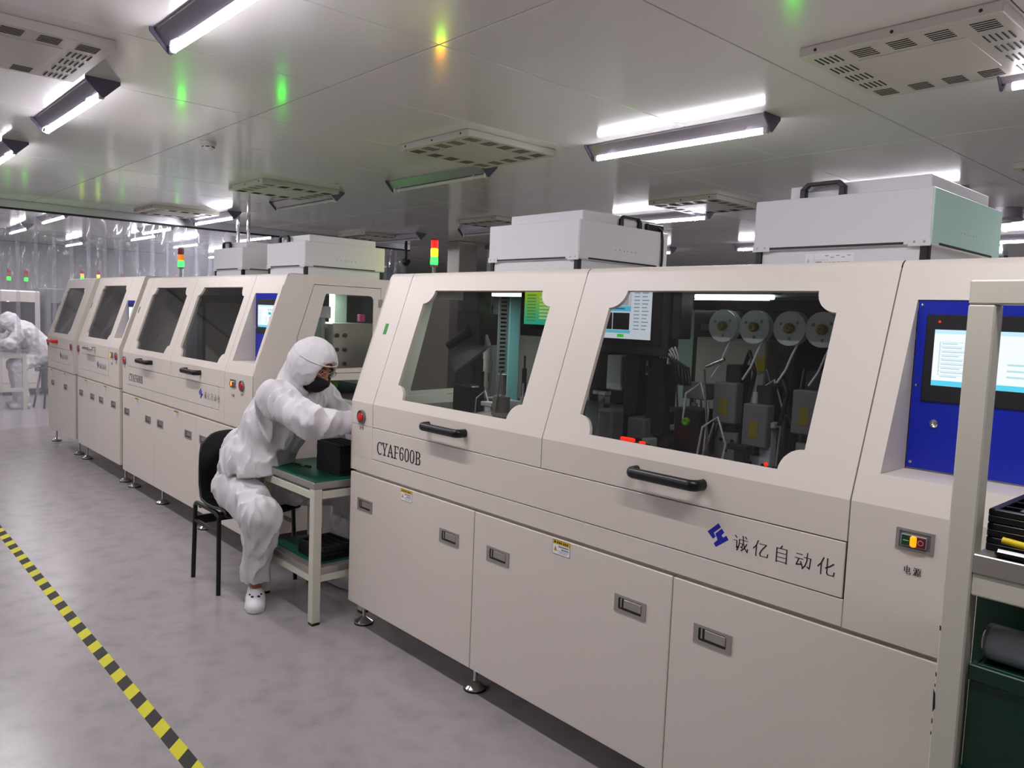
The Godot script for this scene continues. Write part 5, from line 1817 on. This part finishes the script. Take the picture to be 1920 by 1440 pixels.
func build_curtain() -> void:
	var x := -10.85
	var t := thing("strip_curtain", "clear plastic strip curtain hanging across the far end of the aisle", "curtain", Vector3(x, 0, 0))
	var m := mb()
	m.box(Vector3(-0.03, CEIL - 0.10, -5.5), Vector3(0.03, CEIL, 3.0), 0.004)
	part(t, "track", m, M.alu)
	m = mb()
	m.box(Vector3(0.03, CEIL - 0.115, -5.5), Vector3(0.036, CEIL - 0.09, 3.0))
	part(t, "track_lip", m, M.dark)
	# hanging strips, overlapping, each with its own slow ripple
	var variants := []
	var nz := FastNoiseLite.new()
	nz.seed = 4
	nz.frequency = 1.0
	for v in 5:
		m = mb()
		var rows := 26
		var cols := 6
		var w := 0.23
		var P := func(i: int, j: int) -> Vector3:
			var y := (CEIL - 0.09) * (1.0 - float(i) / rows) + 0.02 * float(i) / rows
			var s := j * 2.0 / cols - 1.0
			var bow: float = 0.018 * (1.0 - s * s)
			var ripple: float = 0.03 * nz.get_noise_2d(y * 1.6 + v * 31.0, s * 0.7 + v * 7.0) + 0.016 * nz.get_noise_2d(y * 7.0 + v * 13.0, s * 2.5)
			return Vector3(bow + ripple, y, s * w / 2)
		var N := func(i: int, j: int) -> Vector3:
			var a: Vector3 = P.call(i + 1, j) - P.call(i - 1, j)
			var b: Vector3 = P.call(i, j + 1) - P.call(i, j - 1)
			var n: Vector3 = a.cross(b).normalized()
			return n if n.x > 0 else -n
		for i in rows:
			for j in cols:
				m.quad_n(P.call(i + 1, j + 1), P.call(i + 1, j), P.call(i, j), P.call(i, j + 1), N.call(i + 1, j + 1), N.call(i + 1, j), N.call(i, j), N.call(i, j + 1))
		variants.append(m.mesh())
	var z := 1.5
	var k := 0
	while z > -5.35:
		var s := part(t, "plastic_strip", variants[k % 5], M.curtain)
		s.position = Vector3(0.012 * (k % 2) - 0.006, 0, z)
		z -= 0.19
		k += 1

func build_beyond() -> void:
	# machines behind the curtain
	var spots := [[-0.45, 0.0, 1.68], [-1.35, 0.05, 1.74], [-2.3, 0.0, 1.72], [-3.3, 0.0, 1.76], [-4.3, 0.1, 1.70]]
	var where := ["above the stooping worker", "left of centre behind the curtain", "in the middle behind the curtain", "right of centre behind the curtain", "farthest right behind the curtain"]
	for k in spots.size():
		var t := thing("far_machine", "grey machine dimly seen through the curtain, %s" % where[k], "machine", Vector3(-14.9 + spots[k][1], 0, spots[k][0]), 0.0, "machines behind the curtain")
		var m := mb()
		m.box(Vector3(-0.5, 0.1, -0.42), Vector3(0.4, spots[k][2], 0.42), 0.02)
		part(t, "cabinet_body", m, M.grey if k % 2 else M.cream)
		m = mb()
		m.box(Vector3(0.4, 1.0, -0.34), Vector3(0.41, 1.5, 0.34), 0.004)
		part(t, "window", m, M.dark_glass)
		m = mb()
		m.box(Vector3(0.4, 0.2, -0.38), Vector3(0.412, 0.9, 0.38), 0.004)
		part(t, "door", m, M.cream)
		m = mb()
		m.box(Vector3(-0.45, 0, -0.38), Vector3(0.35, 0.1, 0.38))
		part(t, "plinth", m, M.dark)
	var towers := [[-0.48, 0], [-0.72, 0], [-1.54, 1], [-1.79, 1], [-2.17, 2], [-3.1, 3]]
	var tl := ["first from the picture edge", "second from the picture edge", "third, above the sloping machine", "fourth, above the sloping machine", "fifth, left of the near signal tower", "sixth, beside the far filter box"]
	for k in towers.size():
		var i: int = towers[k][1]
		signal_tower("tiny green signal lamp behind the curtain, %s" % tl[k], Vector3(-14.75, spots[i][2], towers[k][0]), [6.0, 3.0 if k in [2, 3] else 0.0, 0.0], 0.14)
	# bench with a pink tray, stool, lying beyond the curtain
	var t := thing("far_bench", "white-legged bench behind the curtain at the picture edge", "bench", Vector3(-13.0, 0, 0.4))
	var m := mb()
	m.box(Vector3(-0.4, 0.80, -0.75), Vector3(0.4, 0.84, 0.9), 0.004)
	part(t, "bench_top", m, M.grey)
	for q in [[-0.36, -0.7], [0.36, -0.7], [-0.36, 0.85], [0.36, 0.85]]:
		m = mb()
		m.box(Vector3(q[0] - 0.025, 0, q[1] - 0.025), Vector3(q[0] + 0.025, 0.80, q[1] + 0.025), 0.003)
		part(t, "leg", m, M.paint)
	m = mb()
	m.box(Vector3(0.335, 0.25, -0.68), Vector3(0.385, 0.30, 0.83), 0.003)
	m.box(Vector3(0.335, 0.72, -0.68), Vector3(0.385, 0.79, 0.83), 0.003)
	part(t, "rail", m, M.paint)
	t = thing("pink_tray", "pink tray on the bench behind the curtain", "tray", Vector3(-12.85, 0.8401, 0.62))
	m = mb()
	m.box(Vector3(-0.2, 0, -0.32), Vector3(0.2, 0.07, 0.3), 0.01)
	part(t, "tray_body", m, M.pink)
	m = mb()
	m.box(Vector3(-0.17, 0.07, -0.28), Vector3(0.17, 0.085, 0.26), 0.004)
	part(t, "tray_filling", m, mat(Color(0.9, 0.62, 0.72), 0.5))
	t = thing("work_stool", "dark stool behind the stooping worker beyond the curtain", "stool", Vector3(-12.75, 0, -0.62))
	m = mb()
	m.lathe(Vector3(0, 0.52, 0), Vector3.UP, [Vector2(0.10, 0), Vector2(0.17, 0.01), Vector2(0.175, 0.05), Vector2(0.15, 0.065), Vector2(0, 0.07)], 20)
	part(t, "seat", m, M.dark)
	for k in 4:
		var a := TAU * k / 4 + 0.5
		m = mb()
		m.cyl(Vector3(cos(a) * 0.2, 0.0, sin(a) * 0.2), Vector3(cos(a) * 0.1, 0.53, sin(a) * 0.1), 0.014, 0.014, 8)
		part(t, "leg", m, M.black)
	m = mb()
	for k in 16:
		var a := TAU * k / 16
		var b := TAU * (k + 1) / 16
		m.cyl(Vector3(cos(a) * 0.155, 0.24, sin(a) * 0.155), Vector3(cos(b) * 0.155, 0.24, sin(b) * 0.155), 0.009, 0.009, 6, false)
	part(t, "foot_ring", m, M.black)

# ---------------------------------------------------------------- people
# A field is built from steps: ["add", a, b, ra, rb, k] tapered capsule joined softly, ["cut", a, b, ra, rb, k] taken away softly,
# ["below", point, normal] keeps what lies behind a plane, ["squash", centre, radii(basis axes), basis, k] an ellipsoid joined softly.
func sdf_mesh(steps: Array, cell: float, folds := 0.0, fold_scale := Vector3(9, 9, 9), seed_ := 1) -> MB:
	var lo := Vector3.INF
	var hi := -Vector3.INF
	for s in steps:
		if s[0] == "add":
			for k in 2:
				lo = lo.min(s[1 + k] - Vector3.ONE * s[3 + k])
				hi = hi.max(s[1 + k] + Vector3.ONE * s[3 + k])
		elif s[0] == "squash":
			var r: float = maxf(s[2].x, maxf(s[2].y, s[2].z))
			lo = lo.min(s[1] - Vector3.ONE * r)
			hi = hi.max(s[1] + Vector3.ONE * r)
	lo -= Vector3.ONE * (cell * 3 + folds)
	hi += Vector3.ONE * (cell * 3 + folds)
	var nx := int((hi.x - lo.x) / cell) + 2
	var ny := int((hi.y - lo.y) / cell) + 2
	var nz := int((hi.z - lo.z) / cell) + 2
	var f := PackedFloat32Array()
	f.resize(nx * ny * nz)
	f.fill(0.2)
	for s in steps:
		var a := Vector3.ZERO
		var b := Vector3.ZERO
		var k := 0.01
		var l := lo
		var h := hi
		var mode: String = s[0]
		if mode == "add" or mode == "cut":
			k = s[5]
			var r: float = maxf(s[3], s[4]) + k + cell * 3
			l = (s[1] as Vector3).min(s[2]) - Vector3.ONE * r
			h = (s[1] as Vector3).max(s[2]) + Vector3.ONE * r
		elif mode == "squash":
			k = s[4]
			var r: float = maxf(s[2].x, maxf(s[2].y, s[2].z)) + k + cell * 3
			l = s[1] - Vector3.ONE * r
			h = s[1] + Vector3.ONE * r
		var i0 := clampi(int((l.x - lo.x) / cell), 0, nx - 1)
		var i1 := clampi(int((h.x - lo.x) / cell) + 1, 0, nx - 1)
		var j0 := clampi(int((l.y - lo.y) / cell), 0, ny - 1)
		var j1 := clampi(int((h.y - lo.y) / cell) + 1, 0, ny - 1)
		var k0 := clampi(int((l.z - lo.z) / cell), 0, nz - 1)
		var k1 := clampi(int((h.z - lo.z) / cell) + 1, 0, nz - 1)
		a = s[1]
		var ab := Vector3.ZERO
		var len2 := 1.0
		var ra := 0.0
		var rd := 0.0
		var inv := Basis()
		var rr := Vector3.ONE
		var small := 1.0
		if mode == "add" or mode == "cut":
			ab = s[2] - s[1]
			len2 = maxf(ab.length_squared(), 1e-9)
			ra = s[3]
			rd = s[4] - s[3]
		elif mode == "squash":
			rr = s[2]
			inv = (s[3] as Basis).transposed()
			small = minf(rr.x, minf(rr.y, rr.z))
		else:
			b = s[2]
		var kk := 1.0 / maxf(k, 1e-5)
		for z in range(k0, k1 + 1):
			for y in range(j0, j1 + 1):
				var at := (z * ny + y) * nx + i0
				var p := lo + Vector3(i0, y, z) * cell - a
				for x in range(i0, i1 + 1):
					var old := f[at]
					var d: float
					if mode == "add" or mode == "cut":
						var t := clampf(p.dot(ab) / len2, 0.0, 1.0)
						d = (p - ab * t).length() - ra - rd * t
					elif mode == "squash":
						var q := inv * p
						var e := (q / rr).length()
						d = (e - 1.0) * small if e > 0.3 else -0.7 * small
					else:
						d = p.dot(b)
					if mode == "cut":
						d = -d
						var hh := maxf(k - absf(old - d), 0.0) * kk
						f[at] = maxf(old, d) + hh * hh * k * 0.25
					elif mode == "below":
						f[at] = maxf(old, d)
					else:
						var hh := maxf(k - absf(old - d), 0.0) * kk
						f[at] = minf(old, d) - hh * hh * k * 0.25
					at += 1
					p.x += cell
	if folds > 0.0:
		var noise := FastNoiseLite.new()
		noise.seed = seed_
		noise.frequency = 1.0
		noise.fractal_octaves = 2
		for z in nz:
			for y in ny:
				var at := (z * ny + y) * nx
				for x in nx:
					if absf(f[at]) < 0.05:
						var p := (lo + Vector3(x, y, z) * cell) * fold_scale
						f[at] += folds * (absf(noise.get_noise_3dv(p)) * 2.6 - 0.75)
					at += 1
	# surface nets
	var index := {}
	var vs := PackedVector3Array()
	var ns := PackedVector3Array()
	var sx := 1
	var sy := nx
	var sz := nx * ny
	var corner := [0, sx, sy, sx + sy, sz, sz + sx, sz + sy, sz + sx + sy]
	var edges := [[0, 1], [2, 3], [4, 5], [6, 7], [0, 2], [1, 3], [4, 6], [5, 7], [0, 4], [1, 5], [2, 6], [3, 7]]
	var limit := cell * 5.0
	for z in nz - 1:
		for y in ny - 1:
			var at := (z * ny + y) * nx
			for x in nx - 1:
				var f0 := f[at]
				if absf(f0) < limit:
					var inside := 0
					for c in corner:
						if f[at + c] < 0.0:
							inside += 1
					if inside > 0 and inside < 8:
						var p := Vector3.ZERO
						var cnt := 0
						for e in edges:
							var a: float = f[at + corner[e[0]]]
							var b: float = f[at + corner[e[1]]]
							if (a < 0.0) != (b < 0.0):
								var t := a / (a - b)
								var pa := Vector3(e[0] & 1, (e[0] >> 1) & 1, (e[0] >> 2) & 1)
								var pb := Vector3(e[1] & 1, (e[1] >> 1) & 1, (e[1] >> 2) & 1)
								p += pa.lerp(pb, t)
								cnt += 1
						p /= cnt
						var g := Vector3(
							f[at + 1] + f[at + 1 + sy] + f[at + 1 + sz] + f[at + 1 + sy + sz] - f[at] - f[at + sy] - f[at + sz] - f[at + sy + sz],
							f[at + sy] + f[at + sy + 1] + f[at + sy + sz] + f[at + sy + sz + 1] - f[at] - f[at + 1] - f[at + sz] - f[at + sz + 1],
							f[at + sz] + f[at + sz + 1] + f[at + sz + sy] + f[at + sz + sy + 1] - f[at] - f[at + 1] - f[at + sy] - f[at + sy + 1])
						index[at] = vs.size()
						vs.append(lo + (Vector3(x, y, z) + p) * cell)
						ns.append(g.normalized())
				at += 1
	var m := MB.new()
	for at in index:
		var f0 := f[at]
		for ax in 3:
			var st: int = [sx, sy, sz][ax]
			var s1: int = [sy, sz, sx][ax]
			var s2: int = [sz, sx, sy][ax]
			var f1: float = f[at + st]
			if (f0 < 0.0) == (f1 < 0.0):
				continue
			if not (index.has(at - s1) and index.has(at - s2) and index.has(at - s1 - s2)):
				continue
			var a: int = index[at]
			var b: int = index[at - s1]
			var c: int = index[at - s1 - s2]
			var d: int = index[at - s2]
			if f0 < 0.0:
				m.quad_n(vs[a], vs[b], vs[c], vs[d], ns[a], ns[b], ns[c], ns[d])
			else:
				m.quad_n(vs[a], vs[d], vs[c], vs[b], ns[a], ns[d], ns[c], ns[b])
	return m

func moved(m: MB, by: Vector3) -> MB:
	for k in m.v.size():
		m.v[k] += by
	return m

func hand_steps(w: Vector3, dir: Vector3, up: Vector3, side: Vector3) -> Array:   # palm, four fingers, thumb
	var s := []
	var palm := w + dir * 0.05
	s.append(["squash", palm, Vector3(0.05, 0.016, 0.042), Basis(dir, up, side), 0.01])
	s.append(["add", w - dir * 0.03, w + dir * 0.02, 0.026, 0.024, 0.02])
	for k in 4:
		var off := side * (0.030 - k * 0.020)
		var l: float = [0.062, 0.075, 0.070, 0.054][k]
		var a := palm + dir * 0.03 + off
		var b := a + dir * l * 0.5 - up * 0.006
		var c := b + dir * l * 0.35 - up * l * 0.30
		var d := c + dir * l * 0.15 - up * l * 0.28
		s.append(["add", a, b, 0.0095, 0.009, 0.005])
		s.append(["add", b, c, 0.009, 0.0085, 0.003])
		s.append(["add", c, d, 0.0085, 0.0075, 0.003])
	var t0 := w + dir * 0.03 + side * 0.032
	var t1 := t0 + dir * 0.028 + side * 0.026 - up * 0.008
	var t2 := t1 + dir * 0.032 + side * 0.006 - up * 0.012
	s.append(["add", t0, t1, 0.013, 0.0105, 0.01])
	s.append(["add", t1, t2, 0.0105, 0.008, 0.004])
	return s

func build_people() -> void:
	var base := Vector3(-4.0, 0, 0.1)
	var t := thing("person", "seated person in white hooded coverall and dark mask reaching toward the machine", "person", base)
	var hip_r := Vector3(-4.07, 0.575, 0.245)
	var hip_l := Vector3(-4.11, 0.56, 0.07)
	var knee_r := Vector3(-3.70, 0.49, 0.278)
	var knee_l := Vector3(-3.78, 0.545, -0.285)
	var ank_r := Vector3(-3.855, 0.085, 0.235)
	var ank_l := Vector3(-3.88, 0.085, -0.255)
	var waist := Vector3(-4.06, 0.72, 0.145)
	var chest := Vector3(-3.92, 0.95, 0.085)
	var neck := Vector3(-3.80, 1.13, 0.02)
	var sh_r := Vector3(-3.785, 1.085, 0.165)
	var sh_l := Vector3(-3.90, 1.085, -0.13)
	var el_r := Vector3(-3.41, 1.008, 0.165)
	var wr_r := Vector3(-3.395, 0.992, -0.07)
	var el_l := Vector3(-3.72, 0.90, -0.26)
	var wr_l := Vector3(-3.47, 0.965, -0.26)
	var head := Vector3(-3.700, 1.262, 0.0)
	var F := Vector3(0.80, -0.42, -0.30).normalized()   # where the face looks
	var R := F.cross(Vector3.UP).normalized()
	var U := R.cross(F).normalized()
	var B := Basis(R, U, F)
	# body (skin), one continuous figure
	var s := []
	s.append(["squash", head, Vector3(0.074, 0.108, 0.092), B, 0.01])
	s.append(["squash", head - U * 0.055 + F * 0.03, Vector3(0.055, 0.065, 0.06), B, 0.03])
	s.append(["add", head + F * 0.085 - U * 0.004, head + F * 0.108 - U * 0.034, 0.009, 0.014, 0.012])
	s.append(["add", head + F * 0.086 - U * 0.062 - R * 0.02, head + F * 0.086 - U * 0.062 + R * 0.02, 0.008, 0.008, 0.008])
	for q in [-1.0, 1.0]:
		s.append(["cut", head + F * 0.092 + U * 0.012 + R * q * 0.030, head + F * 0.1 + U * 0.012 + R * q * 0.030, 0.012, 0.012, 0.012])
		s.append(["add", head + F * 0.078 + U * 0.010 + R * q * 0.030, head + F * 0.079 + U * 0.010 + R * q * 0.030, 0.0115, 0.0115, 0.002])
		s.append(["add", head + R * q * 0.074 + U * 0.012 - F * 0.01, head + R * q * 0.076 - U * 0.024 - F * 0.006, 0.014, 0.010, 0.008])
	s.append(["add", head - U * 0.07 - F * 0.02, neck, 0.050, 0.055, 0.02])
	s.append(["add", neck, chest, 0.07, 0.12, 0.04])
	s.append(["add", sh_r, sh_l, 0.055, 0.055, 0.05])
	s.append(["add", chest, waist, 0.12, 0.115, 0.05])
	s.append(["add", waist, (hip_r + hip_l) / 2, 0.115, 0.12, 0.05])
	for q in [[sh_r, el_r, wr_r, hip_r, knee_r, ank_r], [sh_l, el_l, wr_l, hip_l, knee_l, ank_l]]:
		s.append(["add", q[0], q[1], 0.048, 0.040, 0.03])
		s.append(["add", q[1], q[2], 0.040, 0.027, 0.02])
		s.append(["add", q[3], q[4], 0.080, 0.055, 0.03])
		s.append(["add", q[4], q[5], 0.052, 0.033, 0.02])
		var toe: Vector3 = Vector3(0.91, 0, 0.41) if q[0] == sh_r else Vector3(0.98, 0, -0.1)
		s.append(["add", q[5] - Vector3(0, 0.045, 0), q[5] + toe * 0.12 - Vector3(0, 0.05, 0), 0.03, 0.026, 0.02])
	s.append_array(hand_steps(wr_r, Vector3(0.12, -0.08, -0.99).normalized(), Vector3.UP, Vector3(-0.99, 0, -0.12)))
	s.append_array(hand_steps(wr_l, Vector3(0.95, -0.15, 0.1).normalized(), Vector3.UP, Vector3(0.1, 0, 0.95)))
	part(t, "body", moved(sdf_mesh(s, 0.0075), -base), M.skin)
	# eyes and brows
	var m := mb()
	for q in [-1.0, 1.0]:
		m.ball(head + F * 0.0855 + U * 0.010 + R * q * 0.030 - base, Vector3(0.0075, 0.0055, 0.0055), 10, 6)
	part(t, "eyes", m, M.black_gloss)
	m = mb()
	for q in [-1.0, 1.0]:
		m.tube([head + F * 0.089 + U * 0.030 + R * q * 0.014 - base, head + F * 0.090 + U * 0.034 + R * q * 0.030 - base, head + F * 0.080 + U * 0.030 + R * q * 0.048 - base], 0.003, 6)
	part(t, "eyebrows", m, M.black_matte)
	# glasses
	m = mb()
	for q in [-1.0, 1.0]:
		var c: Vector3 = head + F * 0.108 + U * 0.006 + R * q * 0.033 - base
		var ring := []
		for k in 17:
			var a := TAU * k / 16
			ring.append(c + R * cos(a) * 0.024 + U * sin(a) * 0.018)
		m.tube(ring, 0.0016, 6)
		m.tube([c + R * q * 0.024, head + F * 0.05 + U * 0.012 + R * q * 0.083 - base, head - F * 0.0 + U * 0.014 + R * q * 0.085 - base], 0.0016, 6)
	m.tube([head + F * 0.108 + U * 0.010 - R * 0.010 - base, head + F * 0.112 + U * 0.013 - base, head + F * 0.108 + U * 0.010 + R * 0.010 - base], 0.0016, 6)
	part(t, "glasses", m, M.chrome)
	# face mask over nose and chin
	s = []
	s.append(["squash", head + F * 0.006, Vector3(0.081, 0.114, 0.102), B, 0.01])
	s.append(["squash", head - U * 0.055 + F * 0.042, Vector3(0.062, 0.072, 0.074), B, 0.03])
	s.append(["add", head + F * 0.094 - U * 0.022, head + F * 0.112 - U * 0.045, 0.016, 0.020, 0.02])
	s.append(["below", head - U * 0.012, (U + F * 0.10).normalized()])
	s.append(["below", head + F * 0.02, -F])
	part(t, "face_mask", moved(sdf_mesh(s, 0.005), -base), M.mask, "dark grey face mask")
	# hood with a face opening, flaring onto the shoulders
	s = []
	s.append(["squash", head + U * 0.018 - F * 0.012, Vector3(0.112, 0.128, 0.128), B, 0.02])
	s.append(["add", head - U * 0.02 - F * 0.03, neck + Vector3(-0.01, 0.03, 0.0), 0.105, 0.115, 0.05])
	s.append(["add", neck + Vector3(-0.01, 0.03, 0.0), neck + Vector3(-0.03, -0.04, 0.0), 0.112, 0.125, 0.04])
	s.append(["cut", head + F * 0.15 + U * 0.0, head + F * 0.13 - U * 0.16, 0.088, 0.085, 0.012])
	s.append(["cut", head + F * 0.02, head + F * 0.03 - U * 0.07, 0.086, 0.07, 0.01])
	part(t, "hood", moved(sdf_mesh(s, 0.0065, 0.004, Vector3(11, 7, 11), 5), -base), M.suit, "white hood with a gathered crown")
	m = mb()
	var band := []
	for k in 25:   # crown seam
		var a := TAU * k / 24
		band.append(head + U * 0.055 - F * 0.014 + (R * cos(a) * 0.112 + F * sin(a) * 0.1265) - base)
	m.tube(band, 0.0032, 6)
	part(t, "hood_seam", m, M.suit)
	# jacket half of the coverall
	s = []
	s.append(["add", waist + Vector3(-0.025, -0.035, 0.005), chest, 0.168, 0.150, 0.05])
	s.append(["add", chest, neck - Vector3(0.03, 0.09, 0), 0.150, 0.125, 0.06])
	s.append(["add", sh_r, sh_l, 0.078, 0.078, 0.08])
	s.append(["add", sh_r, el_r, 0.084, 0.070, 0.05])
	s.append(["add", el_r, wr_r, 0.072, 0.046, 0.03])
	s.append(["add", sh_l, el_l, 0.080, 0.066, 0.05])
	s.append(["add", el_l, wr_l, 0.066, 0.046, 0.03])
	s.append(["add", waist + Vector3(-0.045, -0.01, 0.0), waist + Vector3(0.05, -0.015, 0.02), 0.185, 0.175, 0.03])
	s.append(["below", Vector3(-4.05, 0.655, 0.15), Vector3(0.12, -1, 0).normalized()])
	part(t, "coverall_jacket", moved(sdf_mesh(s, 0.008, 0.022, Vector3(6.5, 3.4, 6.5), 3), -base), M.suit, "loose white coverall jacket")
	# trousers
	s = []
	s.append(["add", hip_r, hip_l, 0.118, 0.118, 0.05])
	s.append(["add", (hip_r + hip_l) / 2, waist + Vector3(-0.01, -0.02, 0), 0.135, 0.125, 0.05])
	s.append(["add", hip_r, knee_r, 0.112, 0.088, 0.04])
	s.append(["add", knee_r, ank_r + Vector3(0.01, 0.05, 0), 0.086, 0.072, 0.03])
	s.append(["add", hip_l, knee_l, 0.105, 0.078, 0.04])
	s.append(["add", knee_l, ank_l + Vector3(0.01, 0.05, 0), 0.080, 0.068, 0.03])
	s.append(["below", Vector3(0, 0.128, 0), Vector3.DOWN])
	part(t, "coverall_trousers", moved(sdf_mesh(s, 0.008, 0.020, Vector3(7, 3.2, 7), 9), -base), M.suit, "loose white coverall trousers")
	# shoes
	for q in [[ank_r, Vector3(0.91, 0, 0.41)], [ank_l, Vector3(0.98, 0, -0.1)]]:
		var d: Vector3 = q[1].normalized()
		var a: Vector3 = Vector3(q[0].x, 0, q[0].z)
		var side := d.cross(Vector3.UP)
		s = []
		s.append(["add", a - d * 0.045 + Vector3(0, 0.042, 0), a + d * 0.05 + Vector3(0, 0.044, 0), 0.042, 0.046, 0.02])
		s.append(["squash", a + d * 0.115 + Vector3(0, 0.03, 0), Vector3(0.085, 0.034, 0.048), Basis(d, Vector3.UP, side), 0.03])
		s.append(["add", a - d * 0.03 + Vector3(0, 0.012, 0), a + d * 0.15 + Vector3(0, 0.012, 0), 0.045, 0.046, 0.015])
		s.append(["cut", a - d * 0.01 + Vector3(0, 0.12, 0), a + d * 0.03 + Vector3(0, 0.11, 0), 0.05, 0.035, 0.01])
		s.append(["below", Vector3.ZERO, Vector3.DOWN])
		var sh := part(t, "shoe", moved(sdf_mesh(s, 0.005), -base), M.shoe, "white slip-on shoe with cut-outs")
		m = mb()
		for c in [[0.085, 0.026], [0.085, -0.026], [0.118, 0.016], [0.118, -0.016]]:
			var p: Vector3 = a + d * c[0] + side * c[1] + Vector3(0, 0.0755 - absf(c[1]) * 0.40 - (c[0] - 0.085) * 0.12, 0) - base
			m.ball(p, Vector3(0.010, 0.005, 0.008), 8, 5)
		part(sh, "cut_out", m, M.black_matte)
		m = mb()
		m.tube([a - d * 0.09 + Vector3(0, 0.008, 0) - base, a - d * 0.08 + side * 0.035 + Vector3(0, 0.008, 0) - base, a + side * 0.046 + Vector3(0, 0.008, 0) - base, a + d * 0.12 + side * 0.049 + Vector3(0, 0.008, 0) - base, a + d * 0.185 + side * 0.025 + Vector3(0, 0.008, 0) - base, a + d * 0.197 + Vector3(0, 0.008, 0) - base], 0.006, 6)
		part(sh, "sole_welt", m, M.fixture_white)
	# worker beyond the curtain, stooping over the bench
	var b2 := Vector3(-12.9, 0, -0.5)
	t = thing("person", "worker in white hooded coverall stooping over a bench behind the curtain", "person", b2)
	var hd := Vector3(-12.80, 1.22, -0.14)
	var F2 := Vector3(0.15, -0.75, 0.62).normalized()
	var R2 := F2.cross(Vector3.UP).normalized()
	var U2 := R2.cross(F2).normalized()
	var B2 := Basis(R2, U2, F2)
	var pel := Vector3(-12.88, 0.78, -0.60)
	var che := Vector3(-12.85, 1.06, -0.34)
	var sr := Vector3(-12.64, 1.10, -0.28)
	var sl := Vector3(-13.04, 1.10, -0.28)
	var hr := Vector3(-12.70, 0.93, 0.10)
	var hl := Vector3(-12.98, 0.93, 0.10)
	var er := Vector3(-12.58, 0.92, -0.12)
	var el := Vector3(-13.10, 0.92, -0.12)
	var kr := Vector3(-12.72, 0.60, -0.24)
	var kl := Vector3(-13.0, 0.60, -0.24)
	var fr := Vector3(-12.72, 0.09, -0.30)
	var fl := Vector3(-13.0, 0.09, -0.30)
	s = []
	s.append(["squash", hd, Vector3(0.075, 0.105, 0.09), B2, 0.01])
	s.append(["add", hd - U2 * 0.06, che + Vector3(0, 0.08, 0.06), 0.05, 0.06, 0.02])
	s.append(["add", che, pel, 0.10, 0.11, 0.04])
	for q in [[sr, er, hr, kr, fr], [sl, el, hl, kl, fl]]:
		s.append(["add", q[0], q[1], 0.05, 0.04, 0.02])
		s.append(["add", q[1], q[2], 0.04, 0.025, 0.02])
		s.append(["add", pel, q[3], 0.09, 0.055, 0.03])
		s.append(["add", q[3], q[4], 0.055, 0.035, 0.02])
		s.append(["add", q[4] - Vector3(0, 0.05, 0), q[4] + Vector3(0, -0.055, 0.14), 0.035, 0.03, 0.02])
		s.append_array(hand_steps(q[2], Vector3(0, -0.2, 0.98).normalized(), Vector3.UP, Vector3(1 if q[0] == sl else -1, 0, 0)))
	s.append(["below", Vector3.ZERO, Vector3.DOWN])
	part(t, "body", moved(sdf_mesh(s, 0.012), -b2), M.skin)
	s = []
	s.append(["squash", hd - F2 * 0.01, Vector3(0.115, 0.135, 0.13), B2, 0.02])
	s.append(["add", hd - U2 * 0.08, che + Vector3(0, 0.06, 0.05), 0.10, 0.12, 0.05])
	s.append(["cut", hd + F2 * 0.15, hd + F2 * 0.13 - U2 * 0.1, 0.085, 0.08, 0.012])
	s.append(["add", che, pel, 0.17, 0.17, 0.05])
	for q in [[sr, er, hr, kr, fr], [sl, el, hl, kl, fl]]:
		s.append(["add", q[0], q[1], 0.085, 0.07, 0.06])
		s.append(["add", q[1], q[2], 0.068, 0.045, 0.03])
		s.append(["add", pel, q[3], 0.13, 0.09, 0.05])
		s.append(["add", q[3], q[4] + Vector3(0, 0.04, 0), 0.09, 0.075, 0.04])
	s.append(["below", Vector3(0, 0.08, 0), Vector3.DOWN])
	var ss := []
	for q in [fr, fl]:
		ss.append(["add", q + Vector3(0, -0.045, -0.04), q + Vector3(0, -0.045, 0.13), 0.05, 0.045, 0.02])
	ss.append(["below", Vector3.ZERO, Vector3.DOWN])
	part(t, "shoes", moved(sdf_mesh(ss, 0.01), -b2), M.shoe)
	part(t, "coverall", moved(sdf_mesh(s, 0.014, 0.014, Vector3(7, 6, 7), 6), -b2), M.suit, "white hooded coverall")
